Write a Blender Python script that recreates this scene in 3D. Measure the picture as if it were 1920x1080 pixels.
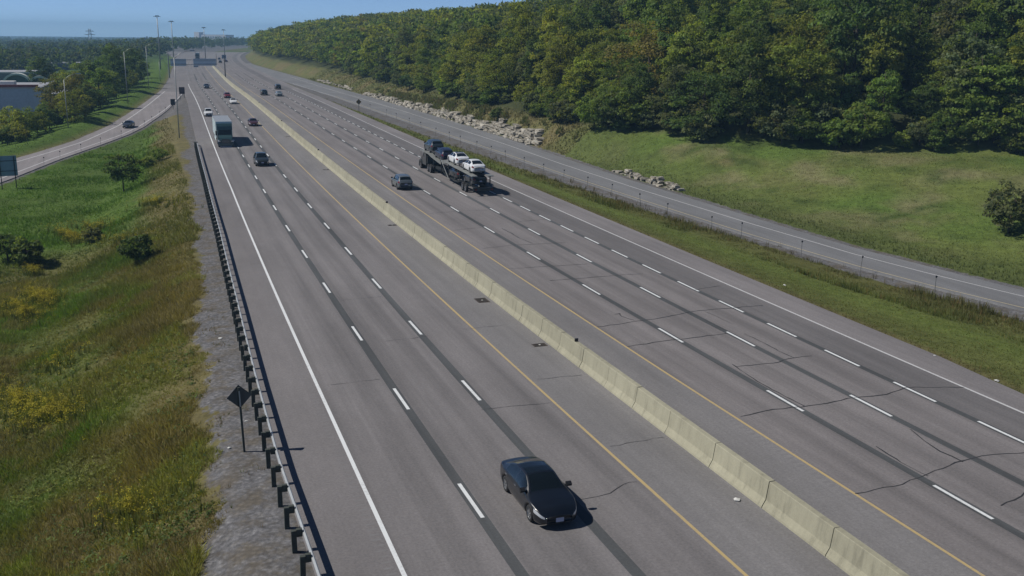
import bpy, bmesh, math, random
import numpy as np
from mathutils import Vector, Matrix

for o in list(bpy.data.objects):
    bpy.data.objects.remove(o, do_unlink=True)
R = math.radians
rng = np.random.default_rng(7)
random.seed(7)
scene = bpy.context.scene
col = scene.collection

# ------------------------------------------------------------------ camera
YAW, PITCH, ROLL = R(20.134), R(13.975), R(0.66)
cd = bpy.data.cameras.new('camera')
cam = bpy.data.objects.new('camera', cd)
col.objects.link(cam)
cd.sensor_width = 36.0
cd.lens = 36.0 * 1900 / 1920
cd.clip_start, cd.clip_end = 0.5, 20000
fwd = Vector((math.sin(YAW) * math.cos(PITCH), math.cos(YAW) * math.cos(PITCH), -math.sin(PITCH)))
rgt = Vector((math.cos(YAW), -math.sin(YAW), 0))
up = rgt.cross(fwd)
r2 = rgt * math.cos(ROLL) + up * math.sin(ROLL)
u2 = up * math.cos(ROLL) - rgt * math.sin(ROLL)
cam.matrix_world = Matrix(((r2.x, u2.x, -fwd.x, 0), (r2.y, u2.y, -fwd.y, 0), (r2.z, u2.z, -fwd.z, 17.705), (0, 0, 0, 1)))
scene.camera = cam

# ------------------------------------------------------------------ sky, sun, exposure
SUN_EL = R(47.5)
SUN_AZ = math.atan2(-0.933, 0.358)              # towards the sun, measured from +Y to +X
w = bpy.data.worlds.new('World')
scene.world = w
w.use_nodes = True
nt = w.node_tree
for n in list(nt.nodes):
    nt.nodes.remove(n)
sky = nt.nodes.new('ShaderNodeTexSky')
sky.sky_type = 'NISHITA'
sky.sun_disc = False
sky.sun_elevation = SUN_EL
sky.sun_rotation = SUN_AZ
sky.altitude = 100
sky.air_density = 0.3
sky.dust_density = 0.0
sky.ozone_density = 4.0
bg = nt.nodes.new('ShaderNodeBackground')
bg.inputs['Strength'].default_value = 0.079
out = nt.nodes.new('ShaderNodeOutputWorld')
nt.links.new(sky.outputs['Color'], bg.inputs['Color'])
nt.links.new(bg.outputs['Background'], out.inputs['Surface'])
sl = bpy.data.lights.new('sun', 'SUN')
sl.energy = 3.2
sl.angle = R(0.53)
sl.color = (1.0, 0.955, 0.89)
so = bpy.data.objects.new('sun', sl)
col.objects.link(so)
sd = Vector((math.sin(SUN_AZ) * math.cos(SUN_EL), math.cos(SUN_AZ) * math.cos(SUN_EL), math.sin(SUN_EL)))
so.rotation_euler = sd.to_track_quat('Z', 'Y').to_euler()
so.location = sd * 200
vs = scene.view_settings
vs.view_transform = 'Standard'
vs.look = 'None'
vs.exposure = 0.43
vs.gamma = 1.0
vs.use_curve_mapping = False
scene.cycles.volume_bounces = 0
scene.cycles.max_bounces = 5
scene.cycles.transparent_max_bounces = 6

# ------------------------------------------------------------------ materials
class NG:
    def __init__(s, name):
        s.m = bpy.data.materials.new(name)
        s.m.use_nodes = True
        s.t = s.m.node_tree
        s.b = s.t.nodes['Principled BSDF']
        s.o = s.t.nodes['Material Output']
    def n(s, typ, **kw):
        x = s.t.nodes.new('ShaderNode' + typ)
        for k, v in kw.items():
            if k in x.inputs:
                x.inputs[k].default_value = v
            else:
                setattr(x, k, v)
        return x
    def l(s, a, b):
        s.t.links.new(a, b)
    def noise(s, vec, scale, detail=3, rough=0.6, dist=0.0):
        x = s.n('TexNoise')
        x.inputs['Scale'].default_value = scale
        x.inputs['Detail'].default_value = detail
        x.inputs['Roughness'].default_value = rough
        x.inputs['Distortion'].default_value = dist
        if vec is not None:
            s.l(vec, x.inputs['Vector'])
        return x.outputs['Fac']
    def ramp(s, fac, stops):
        x = s.n('ValToRGB')
        e = x.color_ramp.elements
        while len(e) < len(stops):
            e.new(0.5)
        for el, (p, c) in zip(e, stops):
            el.position = p
            el.color = (c, c, c, 1) if isinstance(c, (int, float)) else (*c, 1)
        s.l(fac, x.inputs['Fac'])
        return x.outputs['Color']
    def mix(s, fac, a, b, mode='MIX'):
        x = s.n('MixRGB')
        x.blend_type = mode
        for k, v in (('Fac', fac), ('Color1', a), ('Color2', b)):
            if isinstance(v, (int, float)):
                x.inputs[k].default_value = v if k == 'Fac' else (v, v, v, 1)
            elif isinstance(v, tuple):
                x.inputs[k].default_value = (*v, 1)
            else:
                s.l(v, x.inputs[k])
        return x.outputs['Color']
    def math(s, op, a, b=0.0, clamp=False):
        x = s.n('Math')
        x.operation = op
        x.use_clamp = clamp
        for i, v in enumerate((a, b)):
            if isinstance(v, (int, float)):
                x.inputs[i].default_value = v
            else:
                s.l(v, x.inputs[i])
        return x.outputs[0]
    def mapping(s, vec, scale):
        x = s.n('Mapping')
        x.inputs['Scale'].default_value = scale
        s.l(vec, x.inputs['Vector'])
        return x.outputs['Vector']
    def bump(s, h, strength=0.3, dist=0.02):
        x = s.n('Bump')
        x.inputs['Strength'].default_value = strength
        x.inputs['Distance'].default_value = dist
        s.l(h, x.inputs['Height'])
        s.l(x.outputs['Normal'], s.b.inputs['Normal'])
    def color(s, c):
        if isinstance(c, tuple):
            s.b.inputs['Base Color'].default_value = (*c, 1)
        else:
            s.l(c, s.b.inputs['Base Color'])
    def obj(s):
        return s.n('TexCoord').outputs['Object']
    def geo(s):
        return s.n('NewGeometry').outputs['Position']
    def set(s, **kw):
        for k, v in kw.items():
            s.b.inputs[k.replace('_', ' ')].default_value = v
        return s

def plain(name, c, rough=0.6, metal=0.0, var=0.25, scale=3.0, spec=0.5):
    g = NG(name)
    v = g.noise(g.obj(), scale, 4)
    k = g.ramp(v, [(0.25, 1 - var), (0.75, 1 + var * 0.4)])
    g.color(g.mix(1.0, c, k, 'MULTIPLY'))
    g.set(Roughness=rough, Metallic=metal)
    g.b.inputs['Specular IOR Level'].default_value = spec
    return g.m

def tint(name, rough=0.3, coat=0.0, metal=0.0):       # colour comes from the object's own colour
    g = NG(name)
    oi = g.n('ObjectInfo')
    v = g.noise(g.obj(), 2.2, 3)
    k = g.ramp(v, [(0.3, 0.86), (0.7, 1.05)])
    g.color(g.mix(1.0, oi.outputs['Color'], k, 'MULTIPLY'))
    g.set(Roughness=rough, Metallic=metal)
    g.b.inputs['Coat Weight'].default_value = coat
    g.b.inputs['Coat Roughness'].default_value = 0.06
    return g.m

def asphalt(name, c, streak=0.22, track=0.0, t0=0.0, lane=3.75, grain=0.3, blotch=0.16, rough=0.9):
    g = NG(name)
    uv = g.n('UVMap').outputs['UV']
    sx = g.n('SeparateXYZ')
    g.l(uv, sx.inputs[0])
    long_ = g.noise(g.mapping(uv, (1.6, 0.025, 1)), 1.0, 4, 0.65)
    big = g.noise(g.mapping(uv, (0.22, 0.06, 1)), 1.0, 5, 0.65)
    fine = g.noise(g.mapping(uv, (9, 9, 1)), 1.0, 5, 0.75)
    speck = g.noise(g.mapping(uv, (2.2, 1.4, 1)), 1.0, 6, 0.75)
    k = g.ramp(long_, [(0.3, 1 - streak), (0.7, 1 + streak * 0.5)])
    k = g.mix(1.0, k, g.ramp(big, [(0.3, 1 - blotch), (0.7, 1 + blotch)]), 'MULTIPLY')
    k = g.mix(1.0, k, g.ramp(fine, [(0.25, 1 - grain), (0.75, 1 + grain)]), 'MULTIPLY')
    k = g.mix(1.0, k, g.ramp(speck, [(0.22, 0.72), (0.36, 0.97), (0.5, 1.0), (0.75, 1.1)]), 'MULTIPLY')
    if track:                                       # tyre-worn wheel paths and the oil strip of each lane
        ph = g.math('MULTIPLY', g.math('SUBTRACT', sx.outputs[0], t0), 2 * math.pi / lane * 2)
        wv = g.math('COSINE', ph)
        wob = g.noise(g.mapping(uv, (0.3, 0.03, 1)), 1.0, 3)
        wv = g.math('MULTIPLY', wv, g.math('MULTIPLY', wob, 2.0))
        k = g.mix(1.0, k, g.ramp(g.math('ADD', g.math('MULTIPLY', wv, 0.25), 0.5), [(0.1, 1 + track * 0.6), (0.9, 1 - track)]), 'MULTIPLY')
    g.color(g.mix(1.0, c, k, 'MULTIPLY'))
    g.set(Roughness=rough)
    g.b.inputs['Specular IOR Level'].default_value = 0.5
    g.bump(fine, 0.35, 0.01)
    return g.m

M = {}
M['lane_eb'] = asphalt('asphalt_lane', (0.167, 0.157, 0.156), track=0.15, t0=7.5)
M['lane_wb'] = asphalt('asphalt_lane_worn', (0.174, 0.161, 0.159), track=0.14, t0=25.5)
M['lane_aux'] = asphalt('asphalt_auxiliary', (0.128, 0.121, 0.121), track=0.08, t0=36.4)
M['shoulder_l'] = asphalt('asphalt_shoulder', (0.158, 0.148, 0.147), streak=0.08)
M['shoulder_m'] = asphalt('asphalt_median', (0.173, 0.167, 0.166), streak=0.14)
M['shoulder_r'] = asphalt('asphalt_shoulder_worn', (0.178, 0.166, 0.166), streak=0.18, blotch=0.18)
M['ramp'] = asphalt('asphalt_ramp', (0.158, 0.160, 0.164), streak=0.14)
M['ramp_l'] = asphalt('asphalt_exit', (0.209, 0.192, 0.192), streak=0.14)
M['seal'] = asphalt('joint_seal', (0.066, 0.070, 0.072), streak=0.28, grain=0.25, blotch=0.25)
M['tar'] = plain('tar', (0.028, 0.029, 0.031), 0.7, var=0.3, scale=6)

def paint(name, c, wear=0.5):
    g = NG(name)
    p = g.geo()
    a = g.noise(p, 6.0, 5, 0.7)
    b = g.noise(p, 0.35, 3)
    f = g.ramp(g.math('ADD', g.math('MULTIPLY', a, 0.7), g.math('MULTIPLY', b, 0.35)), [(0.33, wear), (0.52, 0.0)])
    g.color(g.mix(f, c, (0.2, 0.195, 0.195)))
    g.set(Roughness=0.75)
    return g.m
M['white'] = paint('white_paint', (0.66, 0.68, 0.68), 0.45)
M['white_worn'] = paint('white_paint_worn', (0.50, 0.50, 0.50), 0.6)
M['yellow'] = paint('yellow_paint', (0.43, 0.325, 0.15), 0.6)
M['yellow_worn'] = paint('yellow_paint_worn', (0.42, 0.36, 0.23), 0.7)

g = NG('barrier_concrete')
p = g.geo()
st = g.noise(g.mapping(p, (3.0, 3.0, 0.5)), 1.0, 4)
b2 = g.noise(p, 0.4, 4, 0.7)
f3 = g.noise(p, 14, 3)
rd = g.n('ObjectInfo').outputs['Random']
k = g.ramp(st, [(0.28, 0.72), (0.45, 0.97), (0.7, 1.07)])
k = g.mix(1.0, k, g.ramp(b2, [(0.3, 0.86), (0.7, 1.05)]), 'MULTIPLY')
k = g.mix(1.0, k, g.ramp(f3, [(0.3, 0.93), (0.7, 1.05)]), 'MULTIPLY')
k = g.mix(1.0, k, g.ramp(rd, [(0.0, 0.92), (1.0, 1.05)]), 'MULTIPLY')
g.color(g.mix(1.0, (0.335, 0.319, 0.230), k, 'MULTIPLY'))
g.set(Roughness=0.9)
g.bump(f3, 0.2, 0.01)
M['barrier'] = g.m

M['galv'] = plain('galvanised_steel', (0.46, 0.48, 0.48), 0.45, 0.55, 0.2)
M['pole'] = plain('pole_steel', (0.30, 0.32, 0.32), 0.5, 0.4, 0.15)
M['post_wood'] = plain('treated_post', (0.052, 0.06, 0.05), 0.85, 0, 0.35, 5)
M['sign_back'] = plain('sign_back', (0.055, 0.06, 0.06), 0.6, 0.1, 0.15)
M['sign_back_blue'] = plain('sign_back_weathered', (0.22, 0.31, 0.40), 0.6, 0.0, 0.12)
M['gantry_back'] = plain('gantry_panel_back', (0.58, 0.68, 0.78), 0.6, 0.0, 0.12)
M['rust'] = plain('cast_iron', (0.07, 0.056, 0.047), 0.8, 0.1, 0.4, 8)
M['reflector'] = plain('reflector_dark', (0.03, 0.03, 0.035), 0.4)
M['litter'] = plain('litter_paper', (0.6, 0.6, 0.57), 0.8)
M['rubber'] = plain('tyre_rubber', (0.016, 0.016, 0.017), 0.85, var=0.2)
M['rim'] = plain('alloy_rim', (0.32, 0.33, 0.34), 0.35, 0.7, 0.1)
M['black'] = plain('black_trim', (0.012, 0.012, 0.013), 0.5, var=0.2)
M['lamp'] = plain('headlight_glass', (0.62, 0.65, 0.68), 0.08, 0.3, 0.1)
M['tail'] = plain('tail_light', (0.16, 0.012, 0.012), 0.15, var=0.1)
M['plate'] = plain('licence_plate', (0.38, 0.41, 0.52), 0.5, var=0.1)
M['chrome'] = plain('chrome', (0.55, 0.56, 0.57), 0.18, 0.9, 0.05)
M['frame_dark'] = plain('dark_frame', (0.022, 0.026, 0.026), 0.55, 0.2, 0.25)
M['frame_grey'] = plain('grey_frame', (0.28, 0.29, 0.27), 0.5, 0.4, 0.2)
g = NG('vehicle_glass')
g.color((0.006, 0.009, 0.010))
g.set(Roughness=0.03)
g.b.inputs['Specular IOR Level'].default_value = 0.75
M['glass'] = g.m
M['paint'] = tint('car_paint', 0.32, 0.6)
M['wall'] = tint('building_wall', 0.8)
M['trailer'] = plain('trailer_skin', (0.60, 0.71, 0.73), 0.45, 0.0, 0.06, 1.0)
M['bark'] = plain('bark', (0.07, 0.055, 0.042), 0.95, var=0.4, scale=4)

def foliage(name, trans=0.5, attr=True):
    g = NG(name)
    oi = g.n('ObjectInfo')
    at = g.n('Attribute')
    at.attribute_name = 'Col'
    c = g.mix(1.0, oi.outputs['Color'], at.outputs['Color'], 'MULTIPLY')
    v = g.noise(g.geo(), 0.35, 2)
    c = g.mix(1.0, c, g.ramp(v, [(0.3, 0.82), (0.7, 1.15)]), 'MULTIPLY')
    g.color(c)
    g.set(Roughness=0.7)
    g.b.inputs['Specular IOR Level'].default_value = 0.2
    tr = g.n('BsdfTranslucent')
    g.l(g.mix(1.0, c, (1.35, 1.35, 0.55), 'MULTIPLY'), tr.inputs['Color'])
    ms = g.n('MixShader')
    ms.inputs[0].default_value = trans
    g.l(g.b.outputs[0], ms.inputs[1])
    g.l(tr.outputs[0], ms.inputs[2])
    g.l(ms.outputs[0], g.o.inputs['Surface'])
    return g.m
M['leaf'] = foliage('leaves')
M['grass'] = foliage('grass_blades', 0.3)

g = NG('terrain')
p = g.geo()
at = g.n('Attribute'); at.attribute_name = 'Col'
gr = g.n('Attribute'); gr.attribute_name = 'gravel'
n1 = g.noise(p, 0.9, 5, 0.7)
n2 = g.noise(p, 5.0, 5, 0.75)
n3 = g.noise(p, 0.12, 4, 0.6)
c = g.mix(1.0, at.outputs['Color'], g.ramp(n1, [(0.25, 0.58), (0.5, 1.0), (0.78, 1.38)]), 'MULTIPLY')
c = g.mix(1.0, c, g.ramp(n2, [(0.2, 0.6), (0.5, 1.0), (0.8, 1.3)]), 'MULTIPLY')
c = g.mix(1.0, c, g.ramp(n3, [(0.3, 0.85), (0.7, 1.12)]), 'MULTIPLY')
stone = g.n('TexVoronoi'); stone.inputs['Scale'].default_value = 4.0
g.l(p, stone.inputs['Vector'])
gc = g.ramp(n2, [(0.25, (0.080, 0.080, 0.083)), (0.5, (0.165, 0.163, 0.168)), (0.75, (0.29, 0.288, 0.29))])
gc = g.mix(g.ramp(g.noise(p, 0.7, 5, 0.7), [(0.45, 0.0), (0.62, 0.75)]), gc, (0.135, 0.115, 0.085))
gc = g.mix(1.0, gc, g.ramp(stone.outputs['Distance'], [(0.0, 1.15), (0.6, 0.75)]), 'MULTIPLY')
gc = g.mix(1.0, gc, g.ramp(n1, [(0.3, 0.78), (0.7, 1.1)]), 'MULTIPLY')
mk = g.math('ADD', gr.outputs['Fac'], g.math('MULTIPLY', g.math('SUBTRACT', g.noise(p, 0.8, 6, 0.75), 0.5), 1.7))
mk = g.ramp(mk, [(0.44, 0.0), (0.56, 1.0)])
g.color(g.mix(mk, c, gc))
g.set(Roughness=0.95)
g.b.inputs['Specular IOR Level'].default_value = 0.1
g.bump(n2, 0.6, 0.06)
M['terrain'] = g.m

g = NG('limestone')
p = g.geo()
a = g.noise(g.mapping(p, (1, 1, 3)), 1.2, 5, 0.7)
b = g.noise(p, 5, 4)
rd = g.n('ObjectInfo').outputs['Random']
c = g.ramp(a, [(0.25, (0.12, 0.10, 0.07)), (0.45, (0.30, 0.27, 0.21)), (0.7, (0.44, 0.43, 0.39))])
c = g.mix(1.0, c, g.ramp(b, [(0.3, 0.75), (0.7, 1.1)]), 'MULTIPLY')
c = g.mix(1.0, c, g.ramp(rd, [(0.0, 0.7), (1.0, 1.15)]), 'MULTIPLY')
g.color(c)
g.set(Roughness=0.95)
g.bump(b, 0.5, 0.08)
M['rock'] = g.m

# ------------------------------------------------------------------ mesh helpers
def link(o, parent=None):
    col.objects.link(o)
    if parent is not None:
        o.parent = parent
    return o

def tag(o, label=None, cat=None, group=None, kind=None):
    if label: o['label'] = label
    if cat: o['category'] = cat
    if group: o['group'] = group
    if kind: o['kind'] = kind
    return o

def empty(name, loc, rz=0.0):
    e = bpy.data.objects.new(name, None)
    e.empty_display_size = 0.3
    e.location = loc
    e.rotation_euler = (0, 0, rz)
    return link(e)

class MB:
    def __init__(s):
        s.v, s.f, s.mi = [], [], []
        s.cur = 0
    def add(s, vs, fs):
        b = len(s.v)
        s.v += [tuple(x) for x in vs]
        s.f += [tuple(b + i for i in f) for f in fs]
        s.mi += [s.cur] * len(fs)
        return s
    def box(s, x0, x1, y0, y1, z0, z1, tx=0.0, ty=0.0):     # tx, ty shrink the top
        return s.add([(x0, y0, z0), (x1, y0, z0), (x1, y1, z0), (x0, y1, z0),
                      (x0 + tx, y0 + ty, z1), (x1 - tx, y0 + ty, z1), (x1 - tx, y1 - ty, z1), (x0 + tx, y1 - ty, z1)],
                     [(3, 2, 1, 0), (4, 5, 6, 7), (0, 1, 5, 4), (1, 2, 6, 5), (2, 3, 7, 6), (3, 0, 4, 7)])
    def prism(s, poly, a0, a1, axis='x'):                   # polygon in the other two axes, extruded
        n = len(poly)
        def P(u, v, a):
            return {'x': (a, u, v), 'y': (u, a, v), 'z': (u, v, a)}[axis]
        vs = [P(u, v, a0) for u, v in poly] + [P(u, v, a1) for u, v in poly]
        fs = [tuple(range(n)), tuple(range(2 * n - 1, n - 1, -1))] + [(i, i + n, (i + 1) % n + n, (i + 1) % n) for i in range(n)]
        return s.add(vs, fs)
    def tube(s, pts, rad, n=8, caps=True):
        pts = [Vector(p) for p in pts]
        rad = [rad] * len(pts) if isinstance(rad, (int, float)) else rad
        vs, fs = [], []
        for i, p in enumerate(pts):
            d = (pts[min(i + 1, len(pts) - 1)] - pts[max(i - 1, 0)]).normalized()
            a = d.cross(Vector((0, 0, 1)) if abs(d.z) < 0.9 else Vector((1, 0, 0))).normalized()
            b = a.cross(d)
            for k in range(n):
                q = p + (a * math.cos(k * 2 * math.pi / n) + b * math.sin(k * 2 * math.pi / n)) * rad[i]
                vs.append(q)
        for i in range(len(pts) - 1):
            for k in range(n):
                fs.append((i * n + k, i * n + (k + 1) % n, (i + 1) * n + (k + 1) % n, (i + 1) * n + k))
        if caps:
            fs += [tuple(range(n)), tuple(range((len(pts) - 1) * n, len(pts) * n))]
        return s.add(vs, fs)
    def lathe(s, prof, n=20, axis='x', c=(0, 0, 0)):        # prof: (offset along axis, radius)
        vs, fs = [], []
        m = len(prof)
        for k in range(n):
            a = 2 * math.pi * k / n
            for h, r in prof:
                p = {'x': (h, r * math.cos(a), r * math.sin(a)), 'z': (r * math.cos(a), r * math.sin(a), h)}[axis]
                vs.append((p[0] + c[0], p[1] + c[1], p[2] + c[2]))
        for k in range(n):
            for j in range(m - 1):
                fs.append((k * m + j, k * m + j + 1, ((k + 1) % n) * m + j + 1, ((k + 1) % n) * m + j))
        return s.add(vs, fs)
    def mesh(s, name, mats, smooth=False, fixn=True):
        me = bpy.data.meshes.new(name)
        me.from_pydata(s.v, [], s.f)
        for m in (mats if isinstance(mats, (list, tuple)) else [mats]):
            me.materials.append(m)
        if len(set(s.mi)) > 1:
            me.polygons.foreach_set('material_index', s.mi)
        if fixn:
            bm = bmesh.new(); bm.from_mesh(me)
            bmesh.ops.recalc_face_normals(bm, faces=bm.faces)
            bm.to_mesh(me); bm.free()
        if smooth:
            me.polygons.foreach_set('use_smooth', [True] * len(me.polygons))
        me.update()
        return me
    def build(s, name, mats, parent=None, smooth=False, fixn=True, loc=None):
        o = bpy.data.objects.new(name, s.mesh(name, mats, smooth, fixn))
        if loc is not None:
            o.location = loc
        return link(o, parent)

def np_mesh(name, verts, faces, mat, smooth=False, cols=None, uv=None):
    """verts (n,3), faces (m,k) all with the same k, cols (n,3) point colours."""
    me = bpy.data.meshes.new(name)
    n, (m, k) = len(verts), faces.shape
    me.vertices.add(n); me.vertices.foreach_set('co', np.ascontiguousarray(verts, np.float32).ravel())
    me.loops.add(m * k); me.loops.foreach_set('vertex_index', np.ascontiguousarray(faces, np.int32).ravel())
    me.polygons.add(m); me.polygons.foreach_set('loop_start', np.arange(0, m * k, k, dtype=np.int32))
    if smooth:
        me.polygons.foreach_set('use_smooth', np.ones(m, bool))
    me.materials.append(mat)
    me.update(calc_edges=True)
    if cols is not None:
        a = me.color_attributes.new('Col', 'FLOAT_COLOR', 'POINT')
        c4 = np.ones((n, 4), np.float32); c4[:, :3] = cols
        a.data.foreach_set('color', c4.ravel())
    if uv is not None:
        l = me.uv_layers.new(name='UVMap')
        l.data.foreach_set('uv', np.ascontiguousarray(uv[faces.ravel()], np.float32).ravel())
    me.validate()
    return me

def copy_tree(o, parent=None):
    c = o.copy()
    col.objects.link(c)
    c.parent = parent
    for ch in o.children:
        copy_tree(ch, c)
    return c

def vnoise(x, y, sc, seed=0):                               # smooth value noise, 0..1
    x = np.asarray(x, float) / sc + seed * 17.31; y = np.asarray(y, float) / sc - seed * 9.77
    xi, yi = np.floor(x).astype(np.int64), np.floor(y).astype(np.int64)
    fx, fy = x - xi, y - yi
    fx, fy = fx * fx * (3 - 2 * fx), fy * fy * (3 - 2 * fy)
    def h(a, b):
        n = (a * 374761393 + b * 668265263 + seed * 1442695041) & 0x7fffffff
        n = ((n ^ (n >> 13)) * 1274126177) & 0x7fffffff
        return ((n ^ (n >> 16)) & 0xffff) / 65535.0
    return (h(xi, yi) * (1 - fx) + h(xi + 1, yi) * fx) * (1 - fy) + (h(xi, yi + 1) * (1 - fx) + h(xi + 1, yi + 1) * fx) * fy

def fbm(x, y, sc, seed=0):
    return (vnoise(x, y, sc, seed) * 4 + vnoise(x, y, sc / 2, seed + 1) * 2 + vnoise(x, y, sc / 4, seed + 2)) / 7
# ------------------------------------------------------------------ lie of the land
_cs = np.array([-200, -100, -50, 0, 25, 50, 75, 100, 125, 150, 175, 200, 225, 250, 275, 300, 325, 350, 400, 450, 530, 600, 700, 800, 900, 1000, 1200, 1500, 2500.])
_p = lambda s: 1.37836 * (s / 100) ** 2 - 0.11033 * (s / 100) ** 3 - 0.02527 * (s / 100) ** 4
_cv = np.array([_p(s) for s in _cs[:18]] + [10, 11.9, 14.9, 18, 24.2, 32.2, 43, 57, 95, 170, 520])
_fs = np.arange(-200, 2500, 5.0)
_fv = np.interp(_fs, _cs, _cv)
for _ in range(30):
    _fv[1:-1] = (_fv[:-2] + 2 * _fv[1:-1] + _fv[2:]) / 4
def C(s): return np.interp(s, _fs, _fv)                     # how far the highway has swung right at distance s
def heading(s): return math.atan2(float(C(s + 2) - C(s - 2)), 4.0)
T = lambda tab: (lambda s: np.interp(s, *zip(*tab)))
LINE1 = T([(0, 7.0), (30, 7.12), (45, 7.27), (86, 7.56), (122, 7.76), (400, 7.85)])
LINE2 = T([(0, 10.8), (36, 10.9), (85, 11.1), (150, 11.25), (400, 11.35)])
LINE3 = T([(0, 14.6), (48, 14.65), (97, 14.8), (170, 14.85), (400, 14.9)])
LINE4 = T([(0, 18.1), (100, 18.15), (400, 18.2)])
BAR = T([(0, 21.5), (39, 21.46), (70, 21.37), (400, 21.5), (600, 22)])
LINE5 = T([(0, 25.9), (24, 25.82), (45, 25.62), (80, 25.48), (600, 25.45)])
LINE6 = T([(0, 29.5), (30, 29.36), (65, 29.16), (100, 29.08), (600, 29.05)])
LINE7 = T([(0, 33.1), (40, 33.0), (75, 32.82), (600, 32.75)])
LINE8 = T([(0, 36.6), (35, 36.57), (65, 36.40), (600, 36.4)])
LINE9 = T([(0, 39.6), (200, 39.5), (600, 39.6)])
GUARD = T([(0, 4.2), (30, 4.15), (40, 4.05), (51, 4.2), (67, 4.5), (92, 4.85), (128, 5.05), (200, 5.1)])
RAIL_Z = T([(0, 0.0), (900, 0.0)])
ZL = T([(100, -4.4), (120, -4), (150, -3.6), (180, -3), (210, -2.2), (240, -1.4), (280, -0.5), (330, 0), (600, 0)])
ZR = T([(20, -2.4), (40, -2.2), (60, -1.9), (110, -1.2), (170, -0.5), (240, -0.1), (300, 0), (600, 0)])
# exit ramp (left): yellow and white line, both edges, X over Y
LY = T([(60, -62), (120, -33.5), (163.7, -19.6), (182.5, -14.5), (198, -9.2), (214.7, -3.6), (228, -0.3), (248.5, 3.4), (266.5, 6.3), (294.5, 9.9), (316, 12.2), (345, 14.4), (372, 16.1)])
LW = T([(80, -62), (140, -34.5), (180, -19.6), (192, -14.9), (206, -9.9), (231, -4.2), (254, -0.9), (280, 2.6), (337, 8.5), (412, 13.2), (547, 19.4), (700, 28)])
def LI(y): return LY(y) + np.interp(y, [60, 200, 300, 345], [2.6, 2.4, 1.2, 0.3])
def LO(y): return LW(y) - np.interp(y, [60, 200, 300, 500], [2.6, 2.2, 1.6, 1.6])
# entrance ramp (right)
RY = T([(0, 78), (40, 67.5), (56.6, 62.3), (64, 60.4), (72, 58.9), (86, 57.4), (108, 56.1), (126, 55.4), (152, 55.0), (177, 54.4), (216, 54.1), (245, 53.9), (294, 54.3), (378, 54.6), (440, 55.4)])
RW = T([(0, 82), (40, 71.0), (59, 65.1), (67, 63.3), (76, 61.8), (92, 60.6), (115, 59.5), (140, 59.1), (165, 59.4), (187, 59.5), (239, 59.7), (285, 59.5), (354, 59.6), (440, 61)])
RI_ = T([(0, 74), (40, 64), (54, 59.7), (62, 58.4), (70, 57.0), (85, 55.8), (98, 54.0), (132, 52.1), (167, 50.5), (227, 49.7), (267, 49.9), (310, 50.3), (360, 51.8), (430, 53.2)])
RO_ = T([(0, 86), (40, 74.5), (61, 67.4), (79, 64.5), (97, 63.7), (122, 62.9), (163, 63.2), (200, 63.5), (295, 64.0), (385, 64.0), (430, 64.6)])
def RI(y): return np.where(y > 330, np.maximum(np.interp(y, [330, 430], [RI_(330), C(430) + 42.0]), 0) * (y <= 430) + (C(y) + 42.0) * (y > 430), RI_(y))
def RO(y): return np.where(y > 430, C(y) + np.interp(y, [430, 500, 620, 2000], [53.5, 50.5, 45.5, 45.0]), RO_(y))
def TL(s): return GUARD(s) + 0.22                           # left edge of the paving
def TR(s): return np.interp(s, [0, 37, 44, 100, 400], [41.6, 41.7, 42.2, 42.4, 42.2])
EDGE = np.array([(230, -10), (160, 62), (110.7, 104), (92.5, 116), (78, 128), (68.5, 147), (67.5, 205), (71, 294), (72.5, 384), (71.5, 500), (70.5, 600), (76, 700), (84, 800), (95, 900), (112, 1000), (160, 1200), (250, 1500)], float)
def edge_dist(X, Y):                                        # + inside the wood
    best = np.full(np.shape(X), 1e9); sg = np.ones(np.shape(X))
    for a, b in zip(EDGE[:-1], EDGE[1:]):
        d = b - a; L2 = d @ d
        u = np.clip(((X - a[0]) * d[0] + (Y - a[1]) * d[1]) / L2, 0, 1)
        px, py = X - a[0] - u * d[0], Y - a[1] - u * d[1]
        dd = np.hypot(px, py)
        s = np.sign(d[1] * (X - a[0]) - d[0] * (Y - a[1]))
        m = dd < best - 1e-6
        best = np.where(m, dd, best); sg = np.where(m, s, sg)
    return best * sg
def smooth(x):
    x = np.clip(x, 0, 1); return x * x * (3 - 2 * x)

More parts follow.
